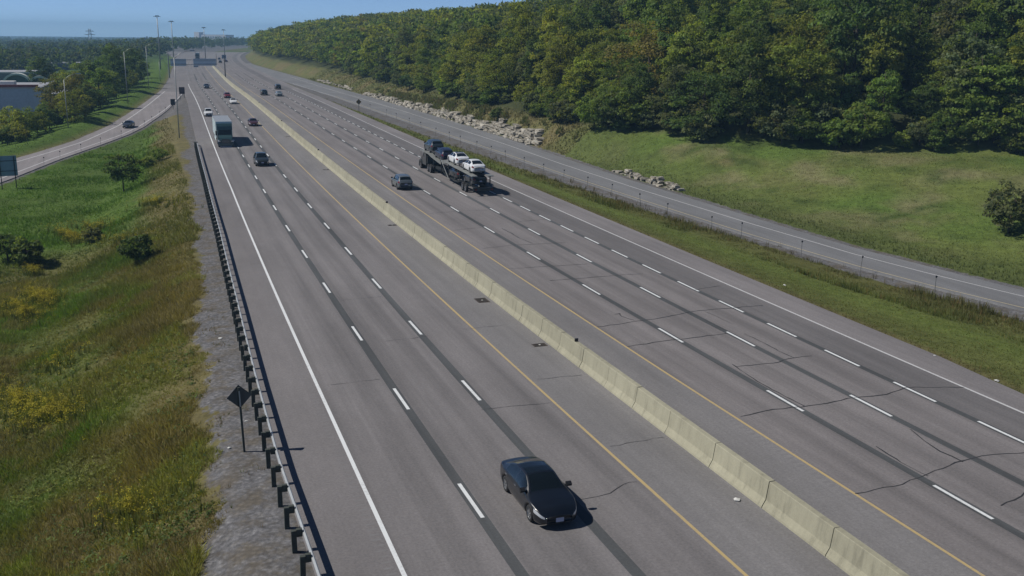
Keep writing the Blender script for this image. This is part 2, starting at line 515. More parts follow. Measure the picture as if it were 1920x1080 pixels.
def terrain_z(X, Y):
    X = np.asarray(X, float); Y = np.asarray(Y, float)
    t = X - C(Y)
    zl, zr = ZL(Y), ZR(Y)
    rough = (fbm(X, Y, 9, 3) - 0.5) * 0.5 + (vnoise(X, Y, 2.2, 5) - 0.5) * 0.16
    # left of the highway
    bank = -0.10 - np.maximum(TL(Y) - 0.3 - t, 0) * 0.05 - np.maximum(2.2 - t, 0) * 0.33
    inner = np.maximum(bank, zl - 0.3)
    soft = smooth((2.0 - t) / 3) * smooth((LI(Y) - 0.5 - X) / -3.0)
    inner = inner + rough * soft * 0.9
    ro = LO(Y) - X                                          # beyond the exit ramp
    outer = zl - 0.15 + 0.9 * smooth(ro / 5) - np.interp(ro, [5, 26, 300, 1500], [0, 4.2, 6, 11]) + rough * smooth(ro / 4)
    outer = np.where(Y > 330, -0.15 + 0.6 * smooth(ro / 5) - np.interp(ro, [6, 60, 400, 1500], [0, 4, 7, 12]), outer)
    outer = outer - 5.0 * smooth((Y - 800) / 1500)
    left = np.where(X > LI(Y) + 0.5, inner, np.where(X > LO(Y) - 0.6, zl - 0.14, outer))
    left = np.where((Y > 345) & (X > LO(Y) - 0.6), -0.14, left)
    # right
    ri, ro2 = RI(Y), RO(Y)
    xs = C(Y) + TR(Y)
    f = np.clip((X - xs) / np.maximum(ri - xs, 0.3), 0, 1)
    wd = np.clip((ri - xs) / 8, 0, 1)
    strip = -0.10 + (zr - 0.02) * f ** 1.4 - 0.35 * wd * np.sin(np.pi * f) + rough * 0.5 * wd * np.sin(np.pi * f)
    d = edge_dist(X, Y)
    dr = X - ro2
    base = 3.0
    fr = np.clip(dr / np.maximum(dr - d, 0.5), 0, 1)
    lawn = (zr - 0.14) + (base - zr + 0.14) * smooth(fr) ** 1.15 + rough * smooth(dr / 4) * 0.7
    hill = base + 20 * (1 - np.exp(-np.maximum(d, 0) / 45)) + rough
    hill = hill - 2.0 * smooth((Y - 200) / 250) * smooth(d / 60)
    hill = hill * (1 - 0.45 * smooth((Y - 700) / 500)) 
    right = np.where(X < ri + 0.2, strip, np.where(X < ro2 + 0.6, zr - 0.14, np.where(d > 0, hill, lawn)))
    z = np.where(t < TL(Y) - 0.05, left, np.where(t < TR(Y) + 0.05, -0.14, right))
    far = smooth((Y - 1300) / 1200)
    return z * (1 - far) + far * (-9 + 6 * smooth((X + 200) / 1500))

# terrain sheet
cx = np.concatenate([-np.geomspace(2600, 64, 24), np.arange(-60, -26, 2.5), np.arange(-26, 4.0, 0.7), [4.15, 4.5, 5.0], np.arange(9, 41, 4), [41.4, 41.9],
                     np.arange(42.4, 78, 0.7), np.arange(78, 132, 2.2), np.arange(133, 300, 7), np.geomspace(310, 2600, 20)])
ry = np.concatenate([np.arange(-80, 18, 6), np.arange(18, 170, 1.4), np.arange(170, 340, 2.4), np.arange(340, 700, 8), np.arange(700, 1600, 40), np.geomspace(1650, 5200, 13)])
GX, GY = np.meshgrid(cx, ry)
GX = GX + C(np.minimum(GY, 1500))
GZ = terrain_z(GX, GY)
tt = GX - C(np.minimum(GY, 1500))
nx, ny = len(cx), len(ry)
idx = np.arange(nx * ny).reshape(ny, nx)
faces = np.stack([idx[:-1, :-1], idx[:-1, 1:], idx[1:, 1:], idx[1:, :-1]], -1).reshape(-1, 4)

def ground_cols(X, Y):
    t = X - C(np.minimum(Y, 1500))
    def lerp(a, b, f): return a + (b - a) * np.clip(f, 0, 1)[..., None]
    K = lambda *c: np.array(c, float)
    n1, n2, n3 = fbm(X, Y, 14, 11), fbm(X, Y, 6, 21), fbm(X, Y, 30, 31)
    green, olive, brown, bright = K(0.074, 0.106, 0.024), K(0.102, 0.104, 0.034), K(0.138, 0.118, 0.054), K(0.076, 0.128, 0.021)
    c = np.broadcast_to(olive, X.shape + (3,)).copy()
    c = lerp(c, green, (n1 - 0.42) * 5)
    c = lerp(c, brown, (n2 - 0.52) * 3.5)
    left = t < 10
    nearroad = left & (X > LI(Y))
    c = np.where(nearroad[..., None], lerp(c, brown, np.clip((t + 4.0 + (n2 - 0.5) * 7) / 4.5, 0, 0.85)), c)
    # the open green by the exit ramp
    gm = smooth((Y - 96 - (X + 14) * 1.6 + (n1 - 0.5) * 24) / 16) * (left)
    gm = gm * (1 - smooth((t + 3.5 + (n2 - 0.5) * 4) / 2.5))
    c = lerp(c, lerp(np.broadcast_to(bright, c.shape), green, n2 * 1.2 - 0.3), gm)
    outer = left & (X < LO(Y))
    c = np.where(outer[..., None], lerp(np.broadcast_to(bright, c.shape).copy(), brown, 1 - (LO(Y) - X) / 2.5), c)
    # strip between the highway and the entrance ramp
    ri, ro = RI(Y), RO(Y)
    xs = C(np.minimum(Y, 1500)) + TR(Y)
    f = (X - xs) / np.maximum(ri - xs, 0.5)
    st = (t > 42) & (X < ri + 0.5)
    sc = lerp(np.broadcast_to(K(0.102, 0.116, 0.034), c.shape).copy(), brown * 0.9, 1 - (X - xs) / 1.6)
    sc = lerp(sc, K(0.112, 0.148, 0.034), np.clip(1 - np.abs(f - 0.42) / 0.25, 0, 1) * 0.8)
    sc = lerp(sc, olive, (f - 0.6) * 4)
    c = np.where(st[..., None], sc, c)
    lawn = (X > ro)
    lc = lerp(np.broadcast_to(K(0.118, 0.146, 0.038), c.shape).copy(), K(0.092, 0.140, 0.030), (n1 - 0.4) * 4)
    lc = lerp(lc, K(0.150, 0.135, 0.062), (n3 - 0.5) * 3.2 + (n2 - 0.5) * 2)
    lc = lerp(lc, K(0.165, 0.160, 0.075), (fbm(X, Y, 4.5, 171) - .52) * 4)
    lc = lerp(lc, K(0.060, 0.088, 0.022), (fbm(X, Y, 3.5, 181) - .55) * 4)
    lc = lerp(lc, K(0.085, 0.105, 0.032), 1.15 - (X - ro) / 9)
    lc = np.where(((Y > 150))[..., None], lerp(np.broadcast_to(K(0.105, 0.112, 0.040), c.shape).copy(), brown, (n2 - 0.45) * 4), lc)
    c = np.where(lawn[..., None], lc, c)
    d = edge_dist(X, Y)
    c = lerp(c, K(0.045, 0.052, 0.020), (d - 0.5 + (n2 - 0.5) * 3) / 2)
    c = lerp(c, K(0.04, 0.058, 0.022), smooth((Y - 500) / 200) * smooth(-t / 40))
    # gravel
    gv = np.zeros_like(X)
    gl = np.interp(Y, [0, 33, 41, 55, 72, 94, 155, 235, 300], [0.2, 0.3, 1.7, 1.9, 2.2, 2.8, 3.2, 3.4, 3.6])
    gl = gl + (fbm(X, Y, 6, 151) - .5) * 2.6 + .25
    gv = np.where(left, smooth((t - gl + 1.6) / 3.2), gv)
    gv = np.where(left & (Y > 240) & (X > LY(Y)), 0.9, gv)
    gv = np.where((t > 42) & (X < ri + 0.6), smooth((X - ri + 1.8) / 3.6) * smooth((330 - Y) / 40), gv)
    gv = np.where((X > ri - 0.2) & (X < ro + 0.2) & (t > 42), 1.0, gv)
    gv = np.where((t > 42) & (X >= ro), smooth(1 - (X - ro + 0.4) / 1.8) * 0.9, gv)
    gv = np.where(left & (X < LI(Y) + 2) & (X > LI(Y) - 6), np.maximum(gv, smooth((LI(Y) + 1.0 - X) / 2.0) * 0.8), gv)
    gv = np.where(left & (X <= LO(Y)), smooth(1 - (LO(Y) - X) / 1.5) * 0.6, gv)
    return c, gv
gc_, gv_ = ground_cols(GX, GY)
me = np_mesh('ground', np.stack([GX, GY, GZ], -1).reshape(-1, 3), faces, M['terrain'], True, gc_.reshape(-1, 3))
a = me.attributes.new('gravel', 'FLOAT', 'POINT')
a.data.foreach_set('value', gv_.ravel().astype(np.float32))
ground = link(bpy.data.objects.new('ground', me))
tag(ground, kind='structure')

# ------------------------------------------------------------------ paved sheets
def sheet(name, strips, mats, ss, z, skirt=0.13, parent=None, xf=True):
    """strips: list of edge functions (len n+1); one material per strip; UV = (lateral, along)."""
    ss = np.asarray(ss, float)
    V, F, U, MI = [], [], [], []
    for k in range(len(strips) - 1):
        a, b = strips[k](ss), strips[k + 1](ss)
        off = C(ss) if xf else 0 * ss
        base = sum(len(v) for v in V)
        n = 5
        for j in range(n):
            q = a + (b - a) * j / (n - 1)
            V.append(np.stack([q + off, ss, z(ss) + 0 * q], 1)); U.append(np.stack([q, ss], 1))
        m = len(ss)
        i = np.arange(m - 1)
        for j in range(n - 1):
            p0 = base + j * m
            F.append(np.stack([p0 + i, p0 + m + i, p0 + m + i + 1, p0 + i + 1], 1)); MI.append(np.full(m - 1, k))
    for e, k, sg in ((strips[0], 0, -1), (strips[-1], len(strips) - 2, 1)):     # edge faces down to the soil
        q = e(ss); off = C(ss) if xf else 0 * ss
        base = sum(len(v) for v in V); m = len(ss)
        V.append(np.stack([q + off, ss, z(ss) + 0 * q], 1)); U.append(np.stack([q, ss], 1))
        V.append(np.stack([q + off + sg * 0.05, ss, z(ss) - skirt + 0 * q], 1)); U.append(np.stack([q, ss], 1))
        i = np.arange(m - 1)
        F.append(np.stack([base + i, base + m + i, base + m + i + 1, base + i + 1], 1)); MI.append(np.full(m - 1, k))
    V, U, F = np.concatenate(V), np.concatenate(U), np.concatenate(F)
    me = np_mesh(name, V, F, M[mats[0]], False, None, U)
    for m in mats[1:]:
        me.materials.append(M[m])
    me.polygons.foreach_set('material_index', np.concatenate(MI).astype(np.int32))
    return link(bpy.data.objects.new(name, me), parent)
SS = np.concatenate([np.arange(-20, 200, 4.0), np.arange(200, 600, 8.0), np.arange(600, 1010, 15.0)])
zero = lambda s: 0.0 * s
def off(f, d): return lambda s: f(s) + d
def LEFT_EDGE(s): return np.where(s < 330, np.where(s < 250, TL(s), np.interp(s, [250, 330], [TL(250), 5.5])), np.minimum(5.5, LO(s) - C(s)))
road = sheet('highway_road', [LEFT_EDGE, LINE1, LINE4, LINE5, LINE8, LINE9, TR],
             ['shoulder_l', 'lane_eb', 'shoulder_m', 'lane_wb', 'lane_aux', 'shoulder_r'], SS, zero)
tag(road, kind='structure')
SL = np.concatenate([np.arange(60, 372, 4.0)])
exit_ramp = sheet('exit_ramp_road', [LO, lambda s: np.minimum(LI(s) - 0.9, C(s) + np.maximum(LEFT_EDGE(s), 5.0) + 0.5 + 0 * s)], ['ramp_l'], SL, lambda s: ZL(s) - 0.02, xf=False)
tag(exit_ramp, kind='structure')
SRr = np.concatenate([np.arange(0, 300, 3.0), np.arange(300, 640, 8.0)])
ent_ramp = sheet('entrance_ramp_road', [lambda s: np.where(s < 300, RY(s) - 0.55, np.maximum(np.interp(s, [300, 430], [RY(300) - 0.55, C(430) + 41.8]) * (s <= 430), (s > 430) * (C(s) + 41.8))), lambda s: RO(s) - np.interp(s, [0, 150, 200], [0.9, 0.9, 0.3])], ['ramp'], SRr, lambda s: ZR(s) - 0.02, xf=False)
tag(ent_ramp, kind='structure')

# joint seals, painted lines
def stripe(name, cf, width, s0, s1, z, mat, parent, step=4.0, xf=True, zf=zero, jag=0.0, gaps=None):
    ss = np.arange(s0, s1 + step, step); ss[-1] = s1
    q = cf(ss) + (C(ss) if xf else 0)
    w = width / 2 * (1 + (rng.random(len(ss)) - 0.5) * jag)
    V = np.concatenate([np.stack([q - w, ss, zf(ss) + z + 0 * q], 1), np.stack([q + w, ss, zf(ss) + z + 0 * q], 1)])
    m = len(ss); i = np.arange(m - 1)
    F = np.stack([i, m + i, m + i + 1, i + 1], 1)
    U = np.concatenate([np.stack([cf(ss) - w, ss], 1), np.stack([cf(ss) + w, ss], 1)])
    me = np_mesh(name, V, F, M[mat], False, None, U)
    return link(bpy.data.objects.new(name, me), parent)
for f, s1, wd in ((LINE2, 470, 0.46), (LINE3, 480, 0.46), (LINE6, 480, 0.44), (LINE7, 480, 0.44), (LINE8, 330, 0.40)):
    stripe('joint_seal', off(f, 0.02), wd, -10, s1, 0.004, 'seal', road, jag=0.10)
stripe('edge_line', LINE1, 0.17, -10, 380, 0.005, 'white', road)
stripe('edge_line', off(LINE4, 0), 0.14, -10, 600, 0.005, 'yellow', road, jag=0.15)
stripe('edge_line', off(LINE5, 0), 0.14, -10, 600, 0.005, 'yellow', road, jag=0.15)
stripe('edge_line', LINE9, 0.15, 20, 340, 0.005, 'white_worn', road)
stripe('edge_line', LW, 0.24, 80, 540, 0.008, 'white_worn', exit_ramp, xf=False, zf=lambda s: ZL(s) - 0.02)
stripe('edge_line', LY, 0.22, 80, 372, 0.008, 'white_worn', exit_ramp, xf=False, zf=lambda s: ZL(s) - 0.02)
stripe('edge_line', RW, 0.14, 20, 440, 0.008, 'white_worn', ent_ramp, xf=False, zf=lambda s: ZR(s) - 0.02)
stripe('edge_line', RY, 0.14, 20, 300, 0.008, 'yellow_worn', ent_ramp, xf=False, zf=lambda s: ZR(s) - 0.02)
stripe('edge_line', T([(300, 54.3), (330, 53.5), (380, 53.5)]), 0.16, 300, 380, 0.008, 'white_worn', ent_ramp, xf=False, zf=lambda s: ZR(s) - 0.02)
dm = MB().box(-0.078, 0.078, 0, 3.15, 0, 0.003).mesh('lane_dash', M['white'])
def dashes(f, s0, per, smin, smax):
    k = math.ceil((smin - s0) / per)
    while s0 + k * per < smax:
        s = s0 + k * per
        o = link(bpy.data.objects.new('lane_dash', dm), road)
        o.location = (float(f(s) + C(s)) - 0.0, s - 3.15, 0.006)
        o.rotation_euler = (0, 0, -heading(s))
        k += 1
dashes(LINE2, 36.45, 12.0, 20, 420)
dashes(LINE3, 48.55, 12.03, 20, 420)
dashes(LINE6, 30.1, 12.05, 17, 420)
dashes(LINE7, 40.2, 12.0, 17, 420)
dashes(LINE8, 35.2, 5.96, 24, 330)

# rumble grooves beside the edge lines
def rumble(f, side, s0, s1, parent=road):
    V, F = [], []
    s = s0
    while s < s1:
        a = float(f(s) + C(s)) + side * 0.22
        b = a + side * 0.36
        k = len(V)
        V += [(a, s, 0.003), (b, s, 0.003), (b, s + 0.12, 0.003), (a, s + 0.12, 0.003)]
        F.append((k, k + 1, k + 2, k + 3) if side > 0 else (k + 3, k + 2, k + 1, k))
        s += 0.42
    me = bpy.data.meshes.new('rumble_strip'); me.from_pydata(V, [], F); me.materials.append(M['groove'])
    tag(link(bpy.data.objects.new('rumble_strip', me), parent), kind='stuff')
M['groove'] = plain('rumble_groove', (0.178, 0.172, 0.172), 0.95, var=0.15)
rumble(LINE4, 1, 20, 95); rumble(LINE5, -1, 20, 110); rumble(LINE1, -1, 24, 80)

# tar-filled cracks and tar snakes, as (t, s) polylines
def crack(pts, width=0.05, wig=0.07):
    P = []
    for (a, b), (c, d) in zip(pts[:-1], pts[1:]):
        n = max(2, int(math.hypot(c - a, d - b) / 0.45))
        for k in range(n):
            u = k / n
            P.append((a + (c - a) * u + random.uniform(-wig, wig) * 0.5, b + (d - b) * u + random.uniform(-wig, wig)))
    P.append(pts[-1])
    V, F = [], []
    for k, (t, s) in enumerate(P):
        t1, s1 = P[min(k + 1, len(P) - 1)]; t0, s0 = P[max(k - 1, 0)]
        L = math.hypot(t1 - t0, s1 - s0) or 1
        w = width * random.uniform(0.25, 0.7)
        ntx, nty = -(s1 - s0) / L * w, (t1 - t0) / L * w
        x = t + float(C(s))
        V += [(x + ntx, s + nty, 0.009), (x - ntx, s - nty, 0.009)]
        if k:
            j = 2 * k
            F.append((j - 2, j - 1, j + 1, j))
    me = bpy.data.meshes.new('tar_crack'); me.from_pydata(V, [], F); me.materials.append(M['tar'])
    link(bpy.data.objects.new('tar_crack', me), road)
for pts, wd in (
    ([(26.0, 39.4), (28.1, 39.7), (30.1, 39.5), (32.6, 39.8), (33.4, 39.8), (34.9, 39.7), (36.5, 40.2), (37.1, 40.1), (39.6, 39.3)], 0.07),
    ([(25.8, 30.5), (28.2, 30.6), (29.9, 31.1), (31.0, 31.4), (32.4, 31.7), (33.6, 31.8), (34.9, 31.7), (35.9, 31.5)], 0.07),
    ([(32.7, 35.4), (32.4, 34.1), (32.2, 32.9), (32.3, 31.6)], 0.07),
    ([(25.7, 51.3), (28.9, 51.7), (30.4, 51.7), (32.8, 51.9)], 0.07),
    ([(25.7, 55.6), (28.9, 56.1), (31.1, 56.4), (32.5, 56.9), (33.4, 57.1), (36.1, 57.1), (38.7, 57.0)], 0.07),
    ([(29.9, 46.1), (32.2, 45.9), (33.1, 46.2), (34.0, 46.4), (35.1, 46.4)], 0.08),
    ([(33.8, 51.5), (33.9, 49.5), (33.8, 47.7), (33.9, 46.4)], 0.06),
    ([(27.3, 68.1), (30.4, 68.1), (33.6, 68.2), (35.0, 68.0)], 0.07),
    ([(25.7, 72.7), (28.6, 72.6), (32.3, 72.5)], 0.06), ([(26.0, 80.7), (28.9, 81.3), (33.8, 81.0)], 0.06),
    ([(30.5, 89.1), (30.6, 86.4), (30.5, 84.2), (30.9, 81.5)], 0.08),
    ([(28.0, 58.1), (28.4, 58.1), (28.2, 57.4), (28.6, 56.3)], 0.08), ([(30.6, 27.7), (31.5, 28.0), (32.6, 28.4), (35, 28.8)], 0.06),
    ([(15.1, 33.5), (16.4, 33.7), (17.3, 34.3), (17.9, 34.3)], 0.034), ([(14.4, 44.2), (16.0, 44.1), (17.9, 44.0)], 0.03),
    ([(12.3, 56.7), (14.0, 56.8), (15.0, 57.0)], 0.025), ([(17.4, 57.7), (20.1, 57.8)], 0.025),
    ([(29.9, 46.5), (29.75, 45.1), (29.6, 43.1), (29.65, 42.2), (29.7, 41.2), (29.8, 39.6)], 0.07),
    ([(36.3, 62.3), (37.4, 62.6), (38.8, 62.8)], 0.06), ([(34.1, 56.9), (34.2, 54.9), (34.2, 53.6)], 0.04), ([(25.8, 89.4), (28.7, 90.0)], 0.05),
    ([(18.4, 38.0), (21.2, 38.2)], 0.025), ([(18.5, 47.5), (21.1, 47.4)], 0.025), ([(29.8, 34.2), (29.7, 32.4), (29.8, 30.9)], 0.06),
    ([(26, 99), (30, 99.5), (33, 99.2)], 0.05), ([(26, 111), (29, 111.3)], 0.05), ([(33.3, 92), (36.2, 92.4)], 0.05), ([(11.5, 67), (14.3, 67.2)], 0.025), ([(8, 50), (10.6, 50.1)], 0.02)):
    crack(pts, wd)

# ------------------------------------------------------------------ steel beam guardrail on the left
rail = empty('guardrail', (float(GUARD(60) + C(60)), 60, -0.2))
tag(rail, 'galvanised steel guardrail on dark posts along the left gravel shoulder', 'guardrail')
def rl(t, s, z):                                            # road place to the rail's own frame
    return (float(GUARD(s) + t + C(s)) - rail.location.x, s - 60, z - rail.location.z)
sec = [(-0.015, 0.50), (0.025, 0.52), (0.025, 0.56), (-0.055, 0.61), (-0.055, 0.655), (0.025, 0.70), (0.025, 0.745), (-0.015, 0.775), (-0.03, 0.76), (0.008, 0.735), (0.008, 0.71), (-0.07, 0.665), (-0.07, 0.6), (0.008, 0.545), (0.008, 0.53), (-0.03, 0.512)]
posts = np.arange(21.7, 170, 1.905)
i = 0
while i < len(posts) - 1:                                   # one W-beam every two posts
    s0, s1 = posts[i] - 0.06, posts[min(i + 2, len(posts) - 1)] + 0.06
    m = MB()
    ss = np.linspace(s0, s1, 4); n = len(sec)
    m.add([rl(0.11 + a, s, b) for s in ss for a, b in sec], [(k * n + j, k * n + (j + 1) % n, (k + 1) * n + (j + 1) % n, (k + 1) * n + j) for k in range(3) for j in range(n)] + [tuple(range(n)), tuple(range(3 * n, 4 * n))])
    m.build('beam', M['galv'], rail)
    i += 2
pm = MB().box(-0.09, 0.09, -0.075, 0.075, -0.6, 0.74).mesh('post', M['post_wood'])
bm_ = MB().box(-0.10, 0.10, -0.075, 0.075, 0.50, 0.78).mesh('block', M['post_wood'])
for s in posts:
    for nm, me, t in (('post', pm, -0.25), ('block', bm_, -0.055)):
        o = link(bpy.data.objects.new(nm, me), rail)
        o.location = rl(t, s, 0.0)
        o.rotation_euler = (random.uniform(-.02, .02), random.uniform(-.02, .02), -heading(s))
MB().tube([rl(0.1, 169.6, 0.64), rl(0.0, 171.2, 0.6), rl(-0.25, 172.4, 0.45)], 0.13, 8).build('terminal', M['sign_back'], rail, True)

# ------------------------------------------------------------------ median barrier
joints = [-6, -2, 2, 6, 10, 14, 18, 22.6, 26.6, 30.6, 34.6, 38.6, 42, 45.3, 48.6, 51.9, 54.9, 58.4, 61.8, 64.7, 67.9, 70.9, 74.3, 77.4]
while joints[-1] < 600:
    joints.append(joints[-1] + (3.3 if joints[-1] < 330 else 12))
barrier = empty('median_barrier', (float(BAR(100) + C(100) + 0.4), 100, 0))
tag(barrier, 'long pale concrete median barrier between the two carriageways', 'barrier')
prof = [(0, 0), (0.02, 0.08), (0.17, 0.33), (0.27, 1.05), (0.29, 1.07), (0.53, 1.07), (0.55, 1.05), (0.65, 0.33), (0.80, 0.08), (0.82, 0)]
for a, b in zip(joints[:-1], joints[1:]):
    m = MB(); n = len(prof)
    dz = random.uniform(-0.012, 0.012); dx = random.uniform(-0.012, 0.012)
    vs_ = []
    for s in (a + 0.02, b - 0.02):
        for u, z in prof:
            vs_.append((float(BAR(s) + C(s)) + u + dx - barrier.location.x, s - 100, z + (dz if z > 0.2 else 0)))
    m.add(vs_, [(j, j + n, j + 1 + n, j + 1) for j in range(n - 1)] + [tuple(range(n)), tuple(range(2 * n - 1, n - 1, -1))])
    m.build('barrier_segment', M['barrier'], barrier)
mk = MB().box(-0.10, 0.10, -0.03, 0.03, 0, 0.17).box(-0.05, 0.05, -0.06, 0.06, -0.01, 0.02).mesh('reflector', M['reflector'])
for s in (50, 100.2, 150, 203, 258, 310):
    o = link(bpy.data.objects.new('reflector', mk), barrier)
    o.location = (float(BAR(s) + C(s)) + 0.41 - barrier.location.x, s - 100, 1.075)

# drain grates by the barrier
def grate(t, s, lab, two=True):
    e = tag(empty('drain_grate', (float(t + C(s)), s, 0.002), -heading(s)), lab, 'drain', 'drains by the barrier')
    MB().box(-0.42, 0.42, -0.62 if two else -0.3, 0.62 if two else 0.3, 0, 0.006).build('frame', M['rust'], e)
    for k in range(7 if two else 4):
        y = -0.5 + k * 0.16 if two else -0.22 + k * 0.14
        MB().box(-0.34, 0.34, y, y + 0.05, 0.006, 0.016).build('bar', M['black'], e)
    MB().box(-0.05, 0.06, -0.06, 0.06, 0.016, 0.022).build('scrap', M['litter'], e)
grate(20.72, 64.1, 'rusty double drain grate with paper scrap beside the median barrier')
grate(20.85, 53.2, 'small square rusty drain grate beside the median barrier', False)
for s in (93.6, 136, 183):
    grate(20.9, s, 'faint thin drain grate beside the distant median barrier', False)

# ------------------------------------------------------------------ signs and posts
def tz(x, y): return float(terrain_z(x, y))
def disk_post(name, x, y, h, lab, grp, z=None, tilt=0.0):
    z = tz(x, y) if z is None else z
    e = tag(empty(name, (x, y, z)), lab, 'delineator', grp)
    MB().box(-0.018, 0.018, -0.012, 0.012, -0.2, h).build('post', M['pole_dark'], e)
    m = MB(); pts = [(0.10 * math.cos(a), h + 0.03 + 0.105 * math.sin(a)) for a in np.linspace(0, 2 * math.pi, 9)[:-1]]
    m.prism(pts, -0.018, -0.032, 'y').build('reflector', M['reflector'], e)
    e.rotation_euler = (random.uniform(-.05, .05), random.uniform(-.08, .08) + tilt, random.uniform(-.2, .2))
M['pole_dark'] = plain('weathered_post', (0.17, 0.175, 0.17), 0.7, 0.2, 0.2)
for x, y in [(-14.0, 177.2), (-10.6, 184), (-7.5, 192.5), (-5.1, 201.2), (-2.6, 211.5), (-0.7, 219.2), (1.3, 228.9), (3.1, 238.0), (4.7, 248.3), (6.3, 258.2)]:
    disk_post('delineator_post', float(LY(y)) + 1.2, y, 1.25, 'slim delineator post with round dark disc along the curving exit ramp', 'delineators along the exit ramp')
for x, y in [(60.6, 54.4), (58.8, 62.2), (57.6, 69.8), (56.4, 76.6), (55.9, 85.9), (54.6, 89.4), (53.9, 97.7), (54.1, 104.5), (53.9, 111.9), (53.4, 118.2), (53.0, 124.9), (52.5, 131.1), (52.4, 138.4), (52.4, 146.4), (52.2, 153.0), (52.0, 159.6), (51.9, 168.2), (52.0, 175.2), (51.6, 183.0), (52.2, 195.4), (52.2, 205.0), (52.6, 217.3), (52.6, 227.4), (52.8, 245.1)]:
    disk_post('delineator_post', x, y, 1.45, 'slim delineator post with round dark disc along the straight entrance ramp', 'delineators along the entrance ramp')

def sign_diamond(x, y, h, side, lab, mat, rz=0.0, lean=0.0):
    z = tz(x, y)
    e = tag(empty('road_sign', (x, y, z), rz), lab, 'sign')
    MB().box(-0.045, 0.045, -0.045, 0.045, -0.3, h - 0.1).build('post', M['post_wood'], e)
    d = side / math.sqrt(2)
    MB().prism([(0, h - 2 * d), (d, h - d), (0, h), (-d, h - d)], 0.05, 0.058, 'y').build('plate', mat, e)
    MB().box(-0.03, 0.03, -0.052, -0.045, h - 2 * d + 0.1, h - 0.25).build('bracket', M['pole'], e)
    e.rotation_euler = (0, lean, rz)
sign_diamond(3.3, 42.9, 3.1, 0.76, 'dark diamond sign seen from behind, standing in the gravel beside the guardrail', M['sign_back'], R(4), -0.03)
M['sign_brown'] = plain('warning_sign', (0.24, 0.16, 0.045), 0.6, var=0.3)
sign_diamond(49.6, 243, 2.9, 0.95, 'brownish diamond warning sign on the grass between highway and entrance ramp', M['sign_brown'])
def sign_panel(name, x, y, w_, z0, z1, lab, mat, legs=2, rz=0.0):
    z = tz(x, y)
    e = tag(empty(name, (x, y, z), rz), lab, 'sign')
    for k in ((-1, 1) if legs == 2 else (0,)):
        MB().box(k * w_ * 0.36 - 0.06, k * w_ * 0.36 + 0.06, -0.06, 0.06, -0.3, z1 - 0.1).build('post', M['frame_dark'], e)
    MB().box(-w_ / 2, w_ / 2, 0.065, 0.09, z0, z1).build('panel', mat, e)
    for q in (0.25, 0.75):
        MB().box(-w_ / 2 + .05, w_ / 2 - .05, 0.03, 0.064, z0 + (z1 - z0) * q - .04, z0 + (z1 - z0) * q + .04).build('stiffener', M['frame_dark'], e)
sign_panel('guide_sign', -17.6, 155.5, 2.5, 1.75, 4.55, 'large blue-grey sign back on two dark posts in the grass by the exit ramp', M['sign_back_blue'], 2, R(8))
M['sign_tab'] = plain('exit_sign_back', (0.12, 0.085, 0.085), 0.6, 0.1)
sign_panel('exit_sign', 11.8, 300.5, 1.5, 1.4, 3.3, 'brownish exit sign back with twin posts in the gore tip', M['sign_tab'], 2)
sign_panel('speed_sign', 8.0, 261.3, 1.05, 0.95, 2.4, 'small dark square sign back on one post beside the exit ramp curve', M['sign_back'], 1)

# overhead sign panels hung from a long arm
gx, gy = 12.6, 431.0
e = tag(empty('overhead_sign', (gx, gy, 0.0)), 'blue-grey backs of two overhead sign panels reaching out over the lanes', 'sign gantry')
MB().tube([(0, 0, -0.5), (0, 0, 9.6)], [0.28, 0.2], 10).build('post', M['pole'], e)
MB().box(0, 18.4, -0.12, 0.0, 6.9, 7.1).box(0, 18.4, -0.12, 0.0, 5.1, 5.3).build('arm', M['pole'], e)
MB().tube([(18.3, -.06, 5.0), (18.3, -.06, 9.4)], 0.1, 6).build('end_post', M['pole'], e)
MB().box(0.7, 6.7, 0.05, 0.12, 4.6, 7.4).build('panel', M['gantry_back'], e)
MB().box(9.4, 18.1, 0.05, 0.12, 4.75, 7.5).build('panel', M['gantry_back'], e)
for x0, x1 in ((0.7, 6.7), (9.4, 18.1)):
    for z in (5.6, 6.5):
        MB().box(x0, x1, -0.02, 0.05, z, z + 0.12).build('stiffener', M['sign_back_blue'], e)
MB().box(9.4, 11.2, 0.05, 0.12, 4.2, 4.72).build('tab', M['sign_back_blue'], e)

# light poles
def lamp(x, y, h, arm, lab, grp, up_=1.2, dirx=1.0):
    z = tz(x, y)
    e = tag(empty('street_lamp', (x, y, z)), lab, 'street lamp', grp)
    MB().tube([(0, 0, -0.4), (0, 0, h)], [0.10, 0.06], 8).build('pole', M['pole'], e, True)
    MB().tube([(0, 0, h - 0.2), (arm * 0.4 * dirx, 0, h + up_ * 0.6), (arm * dirx, 0, h + up_)], [0.06, 0.05, 0.045], 6).build('arm', M['pole'], e, True)
    MB().box(min(arm, arm + .9) * dirx - (0 if dirx > 0 else .9), min(arm, arm + .9) * dirx + (.9 if dirx > 0 else 0), -0.17, 0.17, h + up_ - 0.1, h + up_ + 0.07, 0.1, 0.05).build('luminaire', M['galv'], e)
lamp(-2.3, 278.1, 12.9, 2.8, 'tall thin street lamp with right-pointing arm on the bank, mid exit ramp', None)
lamp(3.6, 337.5, 13.0, 3.0, 'thin street lamp on the green bank where the ramp leaves the road', None)
lamp(-13.3, 221, 9.4, 2.3, 'shorter street lamp rising from trees by the grey building', None)
lamp(6.4, 186.5, 13.7, 2.6, 'thin dark street lamp in the grass tip between ramp and highway', None)
lamp(8.4, 399, 7.0, 0.6, 'short pale pole at the top of the green bank', None)
